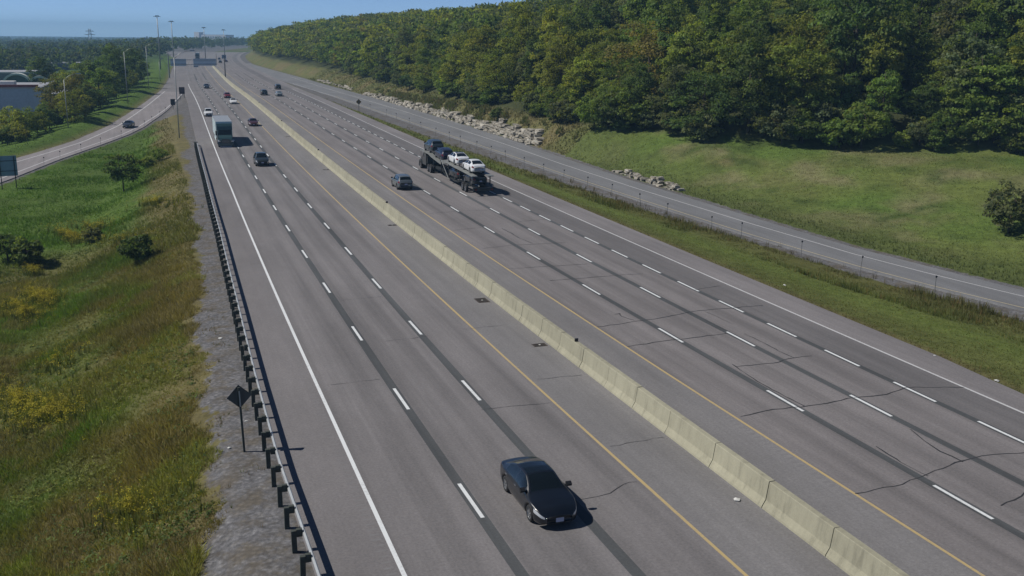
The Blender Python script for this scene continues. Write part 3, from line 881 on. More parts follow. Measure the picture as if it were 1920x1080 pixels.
def mast(x, y, h, lab):
    e = tag(empty('high_mast_light', (x, y, tz(x, y))), lab, 'light mast', 'high mast lights')
    MB().tube([(0, 0, -0.5), (0, 0, h)], [0.32, 0.16], 8).build('mast', M['pole'], e, True)
    MB().lathe([(h - 0.3, 0.2), (h - 0.3, 0.9), (h, 0.9), (h, 0.2)], 12, 'z').build('lamp_ring', M['frame_dark'], e)
    for k in range(6):
        a = k * math.pi / 3
        MB().box(-.3, .3, -.3, .3, h - 0.55, h - .32, .1, .1).build('luminaire', M['frame_dark'], e, loc=(1.3 * math.cos(a), 1.3 * math.sin(a), 0))
mast(11.4, 517, 24.6, 'tallest high mast light, left of the overhead sign panels')
mast(20.1, 591, 23.6, 'high mast light standing behind the left overhead sign panel')
mast(42.9, 691, 21.0, 'high mast light in front of the white building on the horizon')
mast(63.6, 801, 20.0, 'high mast light at the right end of the white horizon building')
e = tag(empty('median_pole', (34.4, 436, 0.0)), 'dark pole with small sign plate standing at the median barrier', 'pole')
MB().tube([(0, 0, -0.3), (0, 0, 8.6)], [0.22, 0.16], 8).build('pole', M['frame_dark'], e, True)
MB().box(-1.0, 0.7, -0.08, 0.0, 7.4, 8.9).build('plate', M['sign_back_blue'], e)
# lattice pylon far off on the skyline
px_, py_ = -50.0, 1410.0
e = tag(empty('transmission_tower', (px_, py_, tz(px_, py_))), 'grey lattice transmission tower on the distant skyline', 'pylon')
m = MB(); H_ = 26.0
for sx in (-1, 1):
    for sy in (-1, 1):
        m.tube([(sx * 4.5, sy * 3, 0), (sx * 2.2, sy * 1.4, H_ * .45), (sx * 1.1, sy * .7, H_)], .28, 4)
for q in (.1, .3, .5, .7, .9):
    wq = np.interp(q, [0, .45, 1], [4.5, 2.2, 1.1]); wn = np.interp(min(1, q + .2), [0, .45, 1], [4.5, 2.2, 1.1])
    m.tube([(-wq, 0, H_ * q), (wn, 0, H_ * min(1, q + .2))], .18, 4); m.tube([(wq, 0, H_ * q), (-wn, 0, H_ * min(1, q + .2))], .18, 4)
m.build('lattice', M['pole'], e)
m = MB()
for z, a in ((H_ * .72, 6.5), (H_ * .88, 5.0)):
    m.tube([(-a, 0, z), (0, 0, z + 1.0), (a, 0, z)], .2, 4); m.tube([(-a, 0, z), (a, 0, z)], .2, 4)
m.build('crossarm', M['pole'], e)

# ------------------------------------------------------------------ rock cut beside the entrance ramp
def rock_mesh(seed):
    r = random.Random(seed)
    bm = bmesh.new()
    bmesh.ops.create_cube(bm, size=1.0)
    bmesh.ops.subdivide_edges(bm, edges=bm.edges[:], cuts=1, use_grid_fill=True)
    for v in bm.verts:
        k = 0.86 if v.co.length > 0.8 else 1.0
        v.co = Vector((v.co.x * k + r.uniform(-.14, .14), v.co.y * k + r.uniform(-.14, .14), v.co.z * k + r.uniform(-.14, .14)))
    me = bpy.data.meshes.new('stone'); bm.to_mesh(me); bm.free()
    me.materials.append(M['rock'])
    return me
ROCKS = [rock_mesh(k) for k in range(9)]
def rock_wall(lab, s0, s1, hfun, dx, step, name='rock_cut'):
    x0 = float(RO(np.array((s0 + s1) / 2)))
    e = tag(empty(name, (x0 + dx, (s0 + s1) / 2, float(ZR((s0 + s1) / 2)))), lab, 'rock wall')
    s = s0
    while s < s1:
        h = hfun(s)
        ln = step * random.uniform(0.55, 1.5)
        z = -0.35
        k = 0
        while z < h - 0.15:
            hh = random.uniform(0.28, 0.62)
            o = link(bpy.data.objects.new('stone', random.choice(ROCKS)), e)
            o.scale = (random.uniform(1.1, 1.7), ln * random.uniform(1.05, 1.5), hh * random.uniform(1.0, 1.3))
            o.location = (float(RO(np.array(s))) + dx + 0.55 * z + random.uniform(-.5, .45) - e.location.x, s + ln / 2 + random.uniform(-.3, .3) - e.location.y, float(ZR(s)) + z + hh / 2 - e.location.z)
            if name == 'rock_ledge':
                o.scale = (o.scale[0] * .6, o.scale[1] * .8, o.scale[2] * .75)
            o.rotation_euler = (random.uniform(-.06, .06), random.uniform(-.1, .1), random.uniform(-.16, .16))
            z += hh; k += 1
        s += ln
random.seed(21)
rock_wall('weathered limestone rock face, tall at its near end, lining the entrance ramp', 163, 308, lambda s: np.interp(s, [160, 172, 190, 205, 240, 280, 310], [2.0, 2.6, 2.2, 1.7, 1.4, 0.9, 0.35]) * random.uniform(.45, 1.15), 1.3, 1.55)
rock_wall('low short limestone ledge at the foot of the lawn', 113, 131, lambda s: np.interp(s, [113, 118, 125, 131], [0.25, 0.6, 0.4, 0.1]) * random.uniform(.6, 1.1), 1.2, 0.8, 'rock_ledge')
rock_wall('far low strip of pale rock beside the merging ramp', 330, 400, lambda s: random.uniform(.2, .8), 2.0, 3.2, 'rock_ledge')

# litter
for t, s, k, lab in ((42.3, 39.8, 0.33, 'white crumpled paper litter on the right shoulder edge'), (44.4, 62.8, 0.3, 'white scrap lying in the grass strip'), (3.1, 60.8, 0.3, 'flat white paper scrap in the gravel left of the guardrail'), (2.4, 43.6, 0.18, 'tiny pale scrap beside the diamond sign'), (3.4, 46.5, 0.2, 'tiny pale scrap in the gravel behind the diamond sign'), (42.0, 44.2, 0.18, 'small dark lump and paper at the shoulder edge'), (20.9, 31.5, 0.3, 'white torn wrapper at the foot of the median barrier')):
    x = t + float(C(s))
    bm = bmesh.new(); bmesh.ops.create_icosphere(bm, subdivisions=1, radius=0.5)
    for v in bm.verts: v.co = Vector((v.co.x * random.uniform(.6, 1.3), v.co.y * random.uniform(.6, 1.3), max(v.co.z, -.2) * random.uniform(.2, .8)))
    me = bpy.data.meshes.new('litter'); bm.to_mesh(me); bm.free(); me.materials.append(M['litter'])
    o = link(bpy.data.objects.new('paper_litter', me)); o.scale = (k, k, k * .7)
    o.location = (x, s, max(tz(x, s), 0.0 if 4.4 < t < 42.1 else -9) + k * .1)
    tag(o, lab, 'litter')
# ------------------------------------------------------------------ cars
def car_grid(P):
    """Body as a lofted grid; returns verts, and faces sorted into parts."""
    L = P['top'][-1][0] - P['top'][0][0]
    y0, y1 = P['top'][0][0], P['top'][-1][0]
    ys = sorted(set([round(float(v), 4) for v in np.concatenate([np.linspace(y0, y1, 74), [y0 + .02, y0 + .05, y1 - .02, y1 - .05]])] + [round(c, 4) for c in P['cuts']]))
    f = {k: T(P[k]) for k in ('w', 'zb', 'zs', 'top', 'wt')}
    def sm(fn, y, h=0.06):
        return float(np.mean(fn(np.clip(np.array([y - h, y - h / 2, y, y + h / 2, y + h]), y0, y1))))
    rows = []
    Rw = P['R'] + 0.055
    for y in ys:
        w_, zb, zs, zt, wt = (sm(f['w'], y), float(f['zb'](y)), sm(f['zs'], y), sm(f['top'], y), sm(f['wt'], y))
        for yw in P['axles']:
            d = y - yw
            if abs(d) < Rw:
                zb = max(zb, P['R'] + math.sqrt(Rw * Rw - d * d) - 0.0)
        zs = max(zs, zb + 0.06)
        h = zs - zb
        cr = P.get('crown', 0.05)
        ze = max(zt - cr, zs + 0.004)
        zt = max(zt, ze + 0.01)
        sec = [(0, zb), (w_ * .86, zb), (w_ * .965, zb + .05 * h), (w_, zb + .22 * h), (w_ * 1.005, zb + .48 * h), (w_ * .995, zb + .66 * h), (w_ * 1.0, zb + .78 * h), (w_ * .98, zb + .92 * h), (w_ * .945, zs)]
        for k in (0.07, 0.5, 0.93, 1.0):
            sec.append((w_ * .945 + (wt - w_ * .945) * k + 0.02 * math.sin(math.pi * k), zs + (ze - zs) * k))
        for k in (0.88, 0.6, 0.3, 0.0):
            sec.append((wt * k, ze + (zt - ze) * (1 - k * k)))
        rows.append(sec)
    n = len(rows[0])
    full = []
    for y, sec in zip(ys, rows):
        full += [(-x, y, z) for x, z in sec] + [(x, y, z) for x, z in sec[-2:0:-1]]
    m = 2 * n - 2
    parts = {}
    for i in range(len(ys) - 1):
        ym = (ys[i] + ys[i + 1]) / 2
        for j in range(m):
            a, b = i * m + j, i * m + (j + 1) % m
            q = (a, b, b + m, a + m)
            r = j if j < n - 1 else m - 1 - j               # row counted from the bottom on either side
            side = 'l' if j < n - 1 else 'r'
            nm = 'body'
            if r >= 13 or r == 12:
                if P['ws'][0] < ym < P['ws'][1] and r >= 13: nm = 'windshield'
                elif P['rw'][0] < ym < P['rw'][1] and r >= 13: nm = 'rear_window'
                elif P.get('moon') and P['moon'][0] < ym < P['moon'][1] and r >= 13: nm = 'roof_panel'
            if 9 <= r <= 10:
                for k, (a0, a1) in enumerate(P['sw']):
                    if a0 < ym < a1: nm = 'side_window_%d%s' % (k, side)
            if P['hl'][0] < ym < P['hl'][1] and 5 <= r <= 6: nm = 'headlight_' + side
            if P['tl'][0] < ym < P['tl'][1] and P.get('tlr', (5, 7))[0] <= r <= P.get('tlr', (5, 7))[1]: nm = 'taillight_' + side
            if r <= 1 and not nm.startswith('side'): nm = 'underbody' if r == 0 else nm
            parts.setdefault(nm, []).append(q)
    parts['body'].append(tuple(range(m)))
    parts['body'].append(tuple(range((len(ys) - 1) * m, len(ys) * m))[::-1])
    return full, parts

SEDAN = dict(R=0.325, axles=(-1.32, 1.38), crown=0.05, cuts=(-1.72, -.86, .30, 1.0, -.30, -.22, -1.28, .72),
    top=[(-2.32, .74), (-2.28, .96), (-2.12, 1.03), (-1.74, 1.075), (-1.25, 1.27), (-.8, 1.395), (-.25, 1.435), (.25, 1.415), (.6, 1.26), (1.02, 1.0), (1.6, .885), (2.05, .765), (2.24, .66), (2.32, .52)],
    w=[(-2.32, .60), (-2.24, .76), (-2.0, .85), (-1.5, .895), (0, .90), (1.5, .89), (1.9, .85), (2.15, .74), (2.26, .62), (2.32, .46)],
    zb=[(-2.32, .42), (-2.2, .30), (-1.8, .2), (1.8, .19), (2.2, .2), (2.32, .27)],
    zs=[(-2.32, .68), (-2.26, .88), (-2.0, .965), (-1.0, .965), (0, .94), (1.0, .905), (1.6, .82), (2.05, .70), (2.24, .58), (2.32, .45)],
    wt=[(-2.32, .45), (-2.2, .66), (-1.75, .70), (-1.25, .63), (-.8, .575), (-.25, .565), (.25, .575), (.6, .63), (1.02, .735), (1.6, .72), (2.05, .6), (2.24, .46), (2.32, .34)],
    ws=(.30, 1.0), rw=(-1.72, -.86), sw=((-1.28, -.30), (-.22, .72)), hl=(1.80, 2.27), tl=(-2.29, -2.0), grille=(2.318, .44, .43, .525), bump=(2.30, .36, .24, .36), plate_f=(2.345, .385), plate_r=(-2.335, .60), mirror=(.86, .80, .96))
SUV = dict(R=0.36, axles=(-1.33, 1.36), crown=0.05, cuts=(-2.06, -1.72, .38, 1.0, -.32, -.24, -1.75, -1.02, -.96, .78),
    top=[(-2.28, .86), (-2.24, 1.06), (-2.1, 1.18), (-1.95, 1.38), (-1.72, 1.57), (-1.5, 1.62), (-.6, 1.675), (.0, 1.67), (.35, 1.63), (.65, 1.42), (1.03, 1.12), (1.6, 1.03), (2.0, .93), (2.2, .78), (2.27, .62)],
    w=[(-2.28, .70), (-2.2, .82), (-1.9, .90), (-1.4, .925), (0, .93), (1.5, .925), (1.9, .88), (2.1, .78), (2.22, .66), (2.27, .5)],
    zb=[(-2.28, .46), (-2.15, .36), (-1.8, .26), (1.8, .25), (2.15, .28), (2.27, .36)],
    zs=[(-2.28, .80), (-2.2, 1.0), (-1.9, 1.08), (-1.0, 1.06), (0, 1.03), (1.0, 1.0), (1.6, .95), (2.0, .83), (2.2, .68), (2.27, .55)],
    wt=[(-2.28, .6), (-2.15, .72), (-1.95, .70), (-1.7, .64), (-1.0, .63), (-.2, .62), (.35, .63), (.65, .68), (1.03, .77), (1.6, .76), (2.0, .66), (2.2, .52), (2.27, .38)],
    ws=(.38, 1.0), rw=(-2.06, -1.74), sw=((-1.75, -1.02), (-.96, -.32), (-.24, .78)), hl=(1.82, 2.18), tl=(-2.24, -1.92), tlr=(6, 7), grille=(2.275, .62, .46, .74), bump=(2.24, .46, .32, .44), plate_f=(2.30, .55), plate_r=(-2.295, .72), mirror=(.92, .86, 1.06))
HATCH = dict(SUV, top=[(-2.1, .8), (-2.06, 1.0), (-1.95, 1.1), (-1.8, 1.26), (-1.55, 1.43), (-1.3, 1.48), (-.5, 1.53), (.0, 1.52), (.35, 1.48), (.65, 1.30), (1.03, 1.04), (1.6, .94), (2.0, .84), (2.16, .70), (2.22, .55)],
    w=[(-2.1, .66), (-2.02, .78), (-1.8, .86), (-1.4, .89), (0, .895), (1.5, .89), (1.9, .84), (2.08, .74), (2.18, .6), (2.22, .46)],
    zs=[(-2.1, .74), (-2.02, .92), (-1.8, 1.0), (-1.0, .99), (0, .97), (1.0, .93), (1.6, .87), (2.0, .76), (2.16, .6), (2.22, .48)],
    wt=[(-2.1, .55), (-2.0, .68), (-1.8, .67), (-1.55, .61), (-1.0, .6), (-.2, .595), (.35, .6), (.65, .66), (1.03, .74), (1.6, .73), (2.0, .62), (2.16, .48), (2.22, .36)],
    zb=[(-2.1, .42), (-1.9, .28), (-1.6, .21), (1.8, .2), (2.1, .24), (2.22, .32)], R=.33, axles=(-1.28, 1.34), cuts=(-1.86, -1.58, .38, 1.0, -.32, -.24, -1.5, .78),
    rw=(-1.88, -1.56), sw=((-1.5, -.32), (-.24, .78)), tl=(-2.07, -1.74), grille=(2.225, .52, .38, .62), bump=(2.2, .4, .26, .36), plate_f=(2.25, .48), plate_r=(-2.115, .62), mirror=(.92, .82, .98))

def wheel_mesh(Rw, wd):
    t = MB().lathe([(-wd / 2, Rw * .66), (-wd / 2, Rw * .9), (-wd / 2 * .8, Rw * .985), (0, Rw), (wd / 2 * .8, Rw * .985), (wd / 2, Rw * .9), (wd / 2, Rw * .66)], 22).mesh('wheel', M['rubber'], True)
    r = MB().lathe([(wd * .30, 0.0), (wd * .34, Rw * .14), (wd * .22, Rw * .18), (wd * .12, Rw * .6), (wd * .46, Rw * .66), (wd * .46, Rw * .72), (wd * .1, Rw * .72)], 22)
    for k in range(5):
        a = k * 2 * math.pi / 5
        c, s = math.cos(a), math.sin(a)
        p = [(-.05, Rw * .12), (.05, Rw * .12), (.035, Rw * .67), (-.035, Rw * .67)]
        vs_ = [(x, u * c - v * s, u * s + v * c) for x in (wd * .2, wd * .42) for u, v in p]
        r.add(vs_, [(4, 5, 6, 7), (0, 1, 5, 4), (1, 2, 6, 5), (2, 3, 7, 6), (3, 0, 4, 7)])
    return t, r.mesh('rim', M['rim'])

def make_car(name, P, moon=None):
    P = dict(P, moon=moon)
    e = empty(name, (0, 0, 0))
    V, parts = car_grid(P)
    V = np.array(V)
    def sub(nm, quads, mat, smooth_=True):
        used = sorted(set(i for q in quads for i in q)); mp = {u: k for k, u in enumerate(used)}
        m = MB(); m.add([V[u] for u in used], [tuple(mp[i] for i in q) for q in quads])
        me = m.mesh(nm, mat, smooth_, fixn=False)
        return link(bpy.data.objects.new(nm, me), e)
    for nm, q in parts.items():
        base = nm.split('_0')[0].split('_1')[0].split('_2')[0]
        if nm == 'body':
            sub('body', q + parts.get('underbody', []), M['paint'])
        elif nm == 'underbody':
            pass
        elif nm.startswith('headlight'): sub('headlight', q, M['lamp'])
        elif nm.startswith('taillight'): sub('taillight', q, M['tail'])
        elif nm.startswith('side_window'): sub('side_window', q, M['glass'])
        elif nm == 'roof_panel': sub('roof_panel', q, M['glass'])
        else: sub(nm, q, M['glass'])
    t, r = wheel_mesh(P['R'], 0.215)
    for yw in P['axles']:
        for sx in (-1, 1):
            wo = link(bpy.data.objects.new('wheel', t), e)
            wo.location = (sx * (float(T(P['w'])(yw)) - 0.125), yw, P['R'])
            wo.rotation_euler = (random.random() * 3, 0, 0 if sx > 0 else math.pi)
            link(bpy.data.objects.new('rim', r), wo)
    y, hw, z0, z1 = P['grille']
    MB().prism([(-hw * .9, z0), (hw * .9, z0), (hw, (z0 + z1) / 2), (hw * .85, z1), (-hw * .85, z1), (-hw, (z0 + z1) / 2)], y - .10, y + .012, 'y').build('grille', M['black'], e)
    y, hw, z0, z1 = P['bump']
    MB().box(-hw * 1.4, hw * 1.4, y - .12, y + .015, z0, z1).build('air_intake', M['black'], e)
    for nm, (y, z), d in (('licence_plate', P['plate_f'], 1), ('licence_plate', P['plate_r'], -1)):
        MB().box(-.155, .155, y - .02, y + .006, z - .08, z + .08).build(nm, M['plate'], e)
    y, xm, zm = P['mirror']
    for sx in (-1, 1):
        MB().prism([(y - .08, zm), (y + .06, zm + .01), (y + .09, zm + .09), (y - .02, zm + .17), (y - .08, zm + .16)], sx * (xm + .04), sx * (xm + .25), 'x').build('mirror', M['black'], e)
    for (a0, a1) in P['sw'][:2] if len(P['sw']) == 2 else P['sw'][1:]:
        for sx in (-1, 1):
            MB().box(-.012, .012, -.09, .09, -.018, .018).build('door_handle', M['chrome'], e, loc=(sx * (float(T(P['w'])((a0 + a1) / 2)) + .0), a0 + .12, float(T(P['zs'])((a0 + a1) / 2)) - .11))
    return e

PROTO = dict(sedan=make_car('sedan', SEDAN), suv=make_car('suv', SUV), hatchback=make_car('hatchback', HATCH), moonsedan=make_car('sedan', SEDAN, (-.75, .22)))
used = set()
def place_car(kind, x, y, z, rz, rgb, lab, grp=None, pitch=0.0):
    p = PROTO[kind]
    if kind in used:
        e = copy_tree(p)
    else:
        e = p; used.add(kind)
    e.location = (x, y, z)
    e.rotation_euler = (pitch, 0, rz)
    e.rotation_mode = 'XYZ'
    for ch in e.children:
        if ch.name.startswith('body'):
            ch.color = (*rgb, 1)
    tag(e, lab, 'car', grp)
    return e
def on_road(kind, t, s, rgb, lab, grp=None, away=False):
    rz = -heading(s) + (0 if away else math.pi)
    return place_car(kind, t + float(C(s)), s, 0.006, rz, rgb, lab, grp)
E_, W_ = 'oncoming traffic', 'departing traffic'
on_road('moonsedan', 13.35, 33.85, (0.005, 0.007, 0.011), 'black sedan driving towards us beside the dark lane joint', E_)
on_road('suv', 13.05, 143.6, (0.020, 0.027, 0.028), 'dark green-grey car ahead of the box trailer truck in the next lane', E_)
on_road('sedan', 16.6, 206.6, (0.060, 0.018, 0.018), 'maroon car in the lane by the median', E_)
on_road('sedan', 16.5, 272.5, (0.72, 0.73, 0.72), 'white car right in front of a red car', E_)
on_road('hatchback', 16.4, 297.5, (0.16, 0.012, 0.014), 'red car close behind a white car', E_)
on_road('sedan', 13.0, 350, (0.028, 0.036, 0.042), 'small dark car alone in the middle oncoming lane', E_)
on_road('suv', 9.0, 232.5, (0.70, 0.72, 0.72), 'white car tucked behind the box trailer truck', E_)
on_road('suv', 27.15, 117.2, (0.105, 0.125, 0.135), 'grey-blue SUV seen from behind near the median', W_, True)
on_road('suv', 27.5, 309, (0.025, 0.036, 0.036), 'dark SUV in the lane nearest the median, far up the road', W_, True)
on_road('sedan', 31.2, 303.5, (0.30, 0.36, 0.38), 'silver-blue car beside two dark cars far up the road', W_, True)
on_road('suv', 34.9, 341, (0.018, 0.026, 0.026), 'dark SUV by the dashed merge line far up the road', W_, True)
hd = math.atan2(float(LY(233) - LY(223)), 10)
place_car('sedan', -2.1, 228, float(ZL(228)) - 0.015, -hd + math.pi, (0.032, 0.036, 0.042), 'dark car driving down the exit ramp curve')
for s, t, kd, rgb, lab, aw in ((640, 27.5, 'suv', (0.03, .035, .04), 'dark far car beyond the overhead sign, median lane', True), (662, 31.3, 'sedan', (0.05, .01, .012), 'dark red far car beyond the overhead sign', True), (700, 31, 'suv', (.35, .37, .38), 'silver far car beyond the overhead sign', True), (720, 27.6, 'sedan', (.02, .022, .025), 'black far car beyond the overhead sign', True)):
    on_road(kd, t, s, rgb, lab, 'far traffic', aw)

# ------------------------------------------------------------------ articulated truck with a white box trailer
BW, BR = wheel_mesh(0.5, 0.30)
def big_wheel(e, x, y, sx):
    wo = link(bpy.data.objects.new('wheel', BW), e)
    wo.location = (x, y, 0.5); wo.rotation_euler = (random.random() * 3, 0, 0 if sx > 0 else math.pi)
    link(bpy.data.objects.new('rim', BR), wo)
def tractor(e, rgb, high=True):                             # nose towards +y, bumper at y = 0
    def part(nm, m, mat, sm=False):
        o = m.build(nm, mat, e, sm); o.color = (*rgb, 1); return o
    part('hood', MB().prism([(-.15, .55), (-.05, 1.15), (-.35, 1.5), (-1.65, 1.78), (-1.65, .7)], -1.0, 1.0, 'x'), M['paint'])
    for sx in (-1, 1):
        part('fender', MB().prism([(-.1, .55), (-.25, 1.12), (-1.0, 1.25), (-1.55, 1.05), (-1.65, .6), (-1.45, .6), (-1.3, .98), (-.85, 1.08), (-.5, .95), (-.4, .55)], sx * 1.0, sx * 1.24, 'x'), M['paint'])
        MB().prism([(-.10, .88), (-.05, 1.02), (-.45, 1.16), (-.5, .98)], sx * .82, sx * 1.22, 'x').build('headlight', M['lamp'], e)
        MB().box(sx * 1.28 - .06, sx * 1.28 + .12 * sx + .06, -2.0, -1.85, 1.75, 2.45).build('mirror', M['black'], e)
        MB().tube([(sx * 1.0, -1.93, 2.3), (sx * 1.3, -1.93, 2.3)], .025, 6).build('mirror_arm', M['chrome'], e)
        MB().tube([(sx * 1.1, -4.15, .9), (sx * 1.1, -4.15, 3.1 if high else 2.0)], .09, 8).build('exhaust', M['chrome'], e)
        MB().lathe([(-.9, .0), (-.9, .32), (.9, .32), (.9, .0)], 12).build('fuel_tank', M['chrome'], e)
        t = e.children[-1]; t.rotation_euler = (0, 0, math.pi / 2); t.location = (sx * .95, -3.1, .72)
    top = 3.55
    k_ = 1.0 if high else 0.58
    Z = lambda z: 1.75 + (z - 1.75) * k_
    part('cab', MB().prism([(-1.65, .75), (-1.68, Z(1.8)), (-2.35, Z(2.6)), (-2.6, Z(2.72)), (-4.0, Z(2.78)), (-4.0, .75)], -1.15, 1.15, 'x'), M['paint'])
    if high:
        part('roof_fairing', MB().prism([(-2.3, 2.56), (-2.5, 3.1), (-2.85, top), (-4.02, top + .03), (-4.02, 2.6)], -1.2, 1.2, 'x'), M['paint'])
    MB().add([(-1.03, -1.70, Z(1.84)), (1.03, -1.70, Z(1.84)), (.98, -2.32, Z(2.585) + .012), (-.98, -2.32, Z(2.585) + .012)], [(0, 1, 2, 3)]).build('windshield', M['glass'], e)
    for sx in (-1, 1):
        MB().prism([(-1.95, 1.75), (-2.4, Z(2.45)), (-2.95, Z(2.45)), (-2.95, 1.75)], sx * 1.152, sx * 1.16, 'x').build('side_window', M['glass'], e)
    MB().box(-.62, .62, -.12, .0, .62, 1.3).build('grille', M['frame_dark'], e)
    for k in range(5):
        MB().box(-.56, .56, .0, .012, .68 + k * .12, .70 + k * .12).build('grille_slot', M['chrome'], e)
    part('bumper', MB().box(-1.22, 1.22, -.42, .05, .28, .62), M['paint'])
    MB().box(-.45, .45, -6.2, -1.4, .55, .85).build('chassis', M['frame_dark'], e)
    for y, xs in ((-.85, (1.02,)), (-4.75, (.98,)), (-6.0, (.98,))):
        for x in xs:
            big_wheel(e, x, y, 1); big_wheel(e, -x, y, -1)
            if y < -2:
                big_wheel(e, x - .32, y, 1); big_wheel(e, -x + .32, y, -1)
def semi(t, s, rgb, lab, tlab, h=3.66, L=13.2):
    rz = -heading(s) + math.pi
    x = t + float(C(s))
    e = tag(empty('truck_tractor', (x, s, 0.006), rz), lab, 'truck', E_)
    tractor(e, rgb)
    d = Vector((math.sin(rz), -math.cos(rz), 0))
    tr = tag(empty('box_trailer', (x + d.x * 4.3, s + d.y * 4.3, 0.006), rz), tlab, 'trailer', E_)
    MB().box(-1.29, 1.29, -L, 0, 1.12, h).build('box', M['trailer'], tr)
    MB().box(-1.3, 1.3, -L - .01, .012, 1.0, 1.12).build('floor_rail', M['frame_grey'], tr)
    MB().box(-1.3, 1.3, -L - .012, .014, h, h + .05).build('roof_rail', M['galv'], tr)
    for k in range(9):
        for sx in (-1, 1):
            MB().box(sx * 1.297 - .008, sx * 1.297 + .008, -L + .6 + k * 1.5, -L + .66 + k * 1.5, 1.13, h - .01).build('side_rib', M['galv'], tr)
    MB().box(-.5, .5, -L + .4, -2, .85, 1.0).build('chassis', M['frame_dark'], tr)
    for sx in (-1, 1):
        MB().box(sx * 1.22 - .02, sx * 1.22 + .02, -8.6, -3.3, .35, 1.0).build('side_skirt', M['trailer'], tr)
        MB().box(sx * .9 - .06, sx * .9 + .06, -2.4, -2.2, .35, 1.0).build('landing_leg', M['frame_dark'], tr)
        for y in (-L + 1.4, -L + 2.7):
            big_wheel(tr, sx * 1.05, y, sx); big_wheel(tr, sx * .73, y, sx)
semi(9.55, 167.2, (0.03, 0.066, 0.072), 'dark long-nosed truck tractor pulling the white box trailer', 'white box trailer behind the dark tractor in the left lane')
semi(13.2, 735, (0.03, 0.04, 0.045), 'far dark tractor beyond the overhead sign', 'far white box trailer beyond the overhead sign', 4.0, 15)

# ------------------------------------------------------------------ car carrier
ct, cs = 34.75, 135.2
rz = -heading(122)
cx0, cy0 = ct + float(C(cs)), cs
e = tag(empty('truck_tractor', (cx0, cy0, 0.006), rz), 'dark tractor at the head of the loaded car carrier', 'truck', W_)
tractor(e, (0.02, 0.026, 0.026), False)
car = tag(empty('car_carrier_trailer', (cx0, cy0, 0.006), rz), 'dark two-deck car carrier trailer loaded with cars', 'trailer', W_)
MB().box(-.5, .5, -12.5, -3.9, .62, .85).build('chassis', M['frame_dark'], car)
for sx in (-1, 1):
    # lower deck: kicked over the axles, low between
    MB().prism([(-8.2, 1.05), (-12.0, 1.05), (-13.2, .55), (-19.0, .50), (-20.3, .84), (-25.0, .84), (-26.6, .70), (-26.6, .80), (-25.0, .94), (-20.3, .94), (-19.0, .66), (-13.2, .68), (-12.0, 1.2), (-8.2, 1.2)], sx * .62, sx * .96, 'x').build('lower_rail', M['frame_dark'], car)
    # upper deck in two spans
    MB().prism([(-1.2, 2.56), (-5.6, 2.52), (-7.4, 2.30), (-12.2, 1.95), (-12.2, 1.85), (-7.4, 2.2), (-5.6, 2.43), (-1.2, 2.47)], sx * .62, sx * 1.29, 'x').build('upper_rail', M['frame_grey'], car)
    MB().prism([(-12.6, 2.46), (-15.5, 2.44), (-18.6, 2.36), (-22.0, 2.33), (-26.3, 2.22), (-26.3, 2.12), (-22.0, 2.23), (-18.6, 2.26), (-15.5, 2.34), (-12.6, 2.36)], sx * .62, sx * 1.29, 'x').build('upper_rail', M['frame_grey'], car)
    MB().prism([(-12.4, 2.5), (-12.6, 2.5), (-16.2, .6), (-16.0, .6)], sx * 1.292, sx * 1.33, 'x').build('lift_arm', M['galv'], car)
    MB().prism([(-20.4, 2.2), (-20.6, 2.2), (-18.6, .62), (-18.4, .62)], sx * 1.292, sx * 1.32, 'x').build('lift_arm', M['frame_dark'], car)
    for y, z0, z1 in ((-4.3, .7, 2.45), (-8.3, 1.0, 2.15), (-12.3, .8, 2.3), (-15.8, .6, 2.3), (-20.9, .9, 2.25), (-25.2, .9, 2.14)):
        MB().box(sx * 1.2 - .05, sx * 1.2 + .05, y - .07, y + .07, z0, z1).build('upright', M['frame_dark'], car)
    for y in (-22.1, -23.4):
        big_wheel(car, sx * 1.12, y, sx)
for y, z in [(-1.8, 2.5), (-3.4, 2.48), (-5.2, 2.47), (-6.6, 2.33), (-8, 2.2), (-10, 2.05), (-12, 1.9), (-13.5, 2.4), (-15, 2.38), (-17, 2.34), (-19, 2.3), (-21, 2.28), (-23, 2.25), (-25, 2.2), (-14.5, .6), (-16.5, .58), (-18.5, .57), (-10, 1.12), (-9, 1.12), (-21, .88), (-25.5, .8)]:
    MB().box(-.61, .61, y - .13, y + .13, z - .03, z + .03).build('cross_member', M['frame_dark'], car)
MB().box(-1.25, 1.25, -26.75, -26.6, .55, .95).build('rear_bumper', M['frame_dark'], car)
for sx in (-1, 1):
    MB().box(sx * .95 - .12, sx * .95 + .12, -26.78, -26.752, .66, .80).build('taillight', M['tail'], car)
def load(kind, y, z, rgb, lab, pitch=0.0, back=False, side=0.0):
    p = Vector((cx0, cy0, 0)) + Matrix.Rotation(rz, 3, 'Z') @ Vector((side, y, 0))
    place_car(kind, p.x, p.y, z, rz + (math.pi if back else 0), rgb, lab, 'cars on the carrier', -pitch if back else pitch)
load('suv', -3.6, 2.545, (0.035, 0.048, 0.055), 'dark SUV at the front of the carrier top deck', R(.5))
load('hatchback', -9.2, 2.175, (0.016, 0.020, 0.042), 'dark blue car in the second place on the carrier top deck', R(4.2))
load('moonsedan', -15.9, 2.425, (0.78, 0.80, 0.80), 'white sedan with black glass roof on the carrier top deck', R(1.2))
load('sedan', -22.6, 2.31, (0.76, 0.78, 0.78), 'white sedan at the tail of the carrier top deck', R(1.4))
load('sedan', -16.2, .675, (0.018, 0.022, 0.024), 'black sedan on the carrier lower deck, middle place', 0)
load('sedan', -23.2, .935, (0.014, 0.02, 0.022), 'black car at the tail of the carrier lower deck', R(.3))
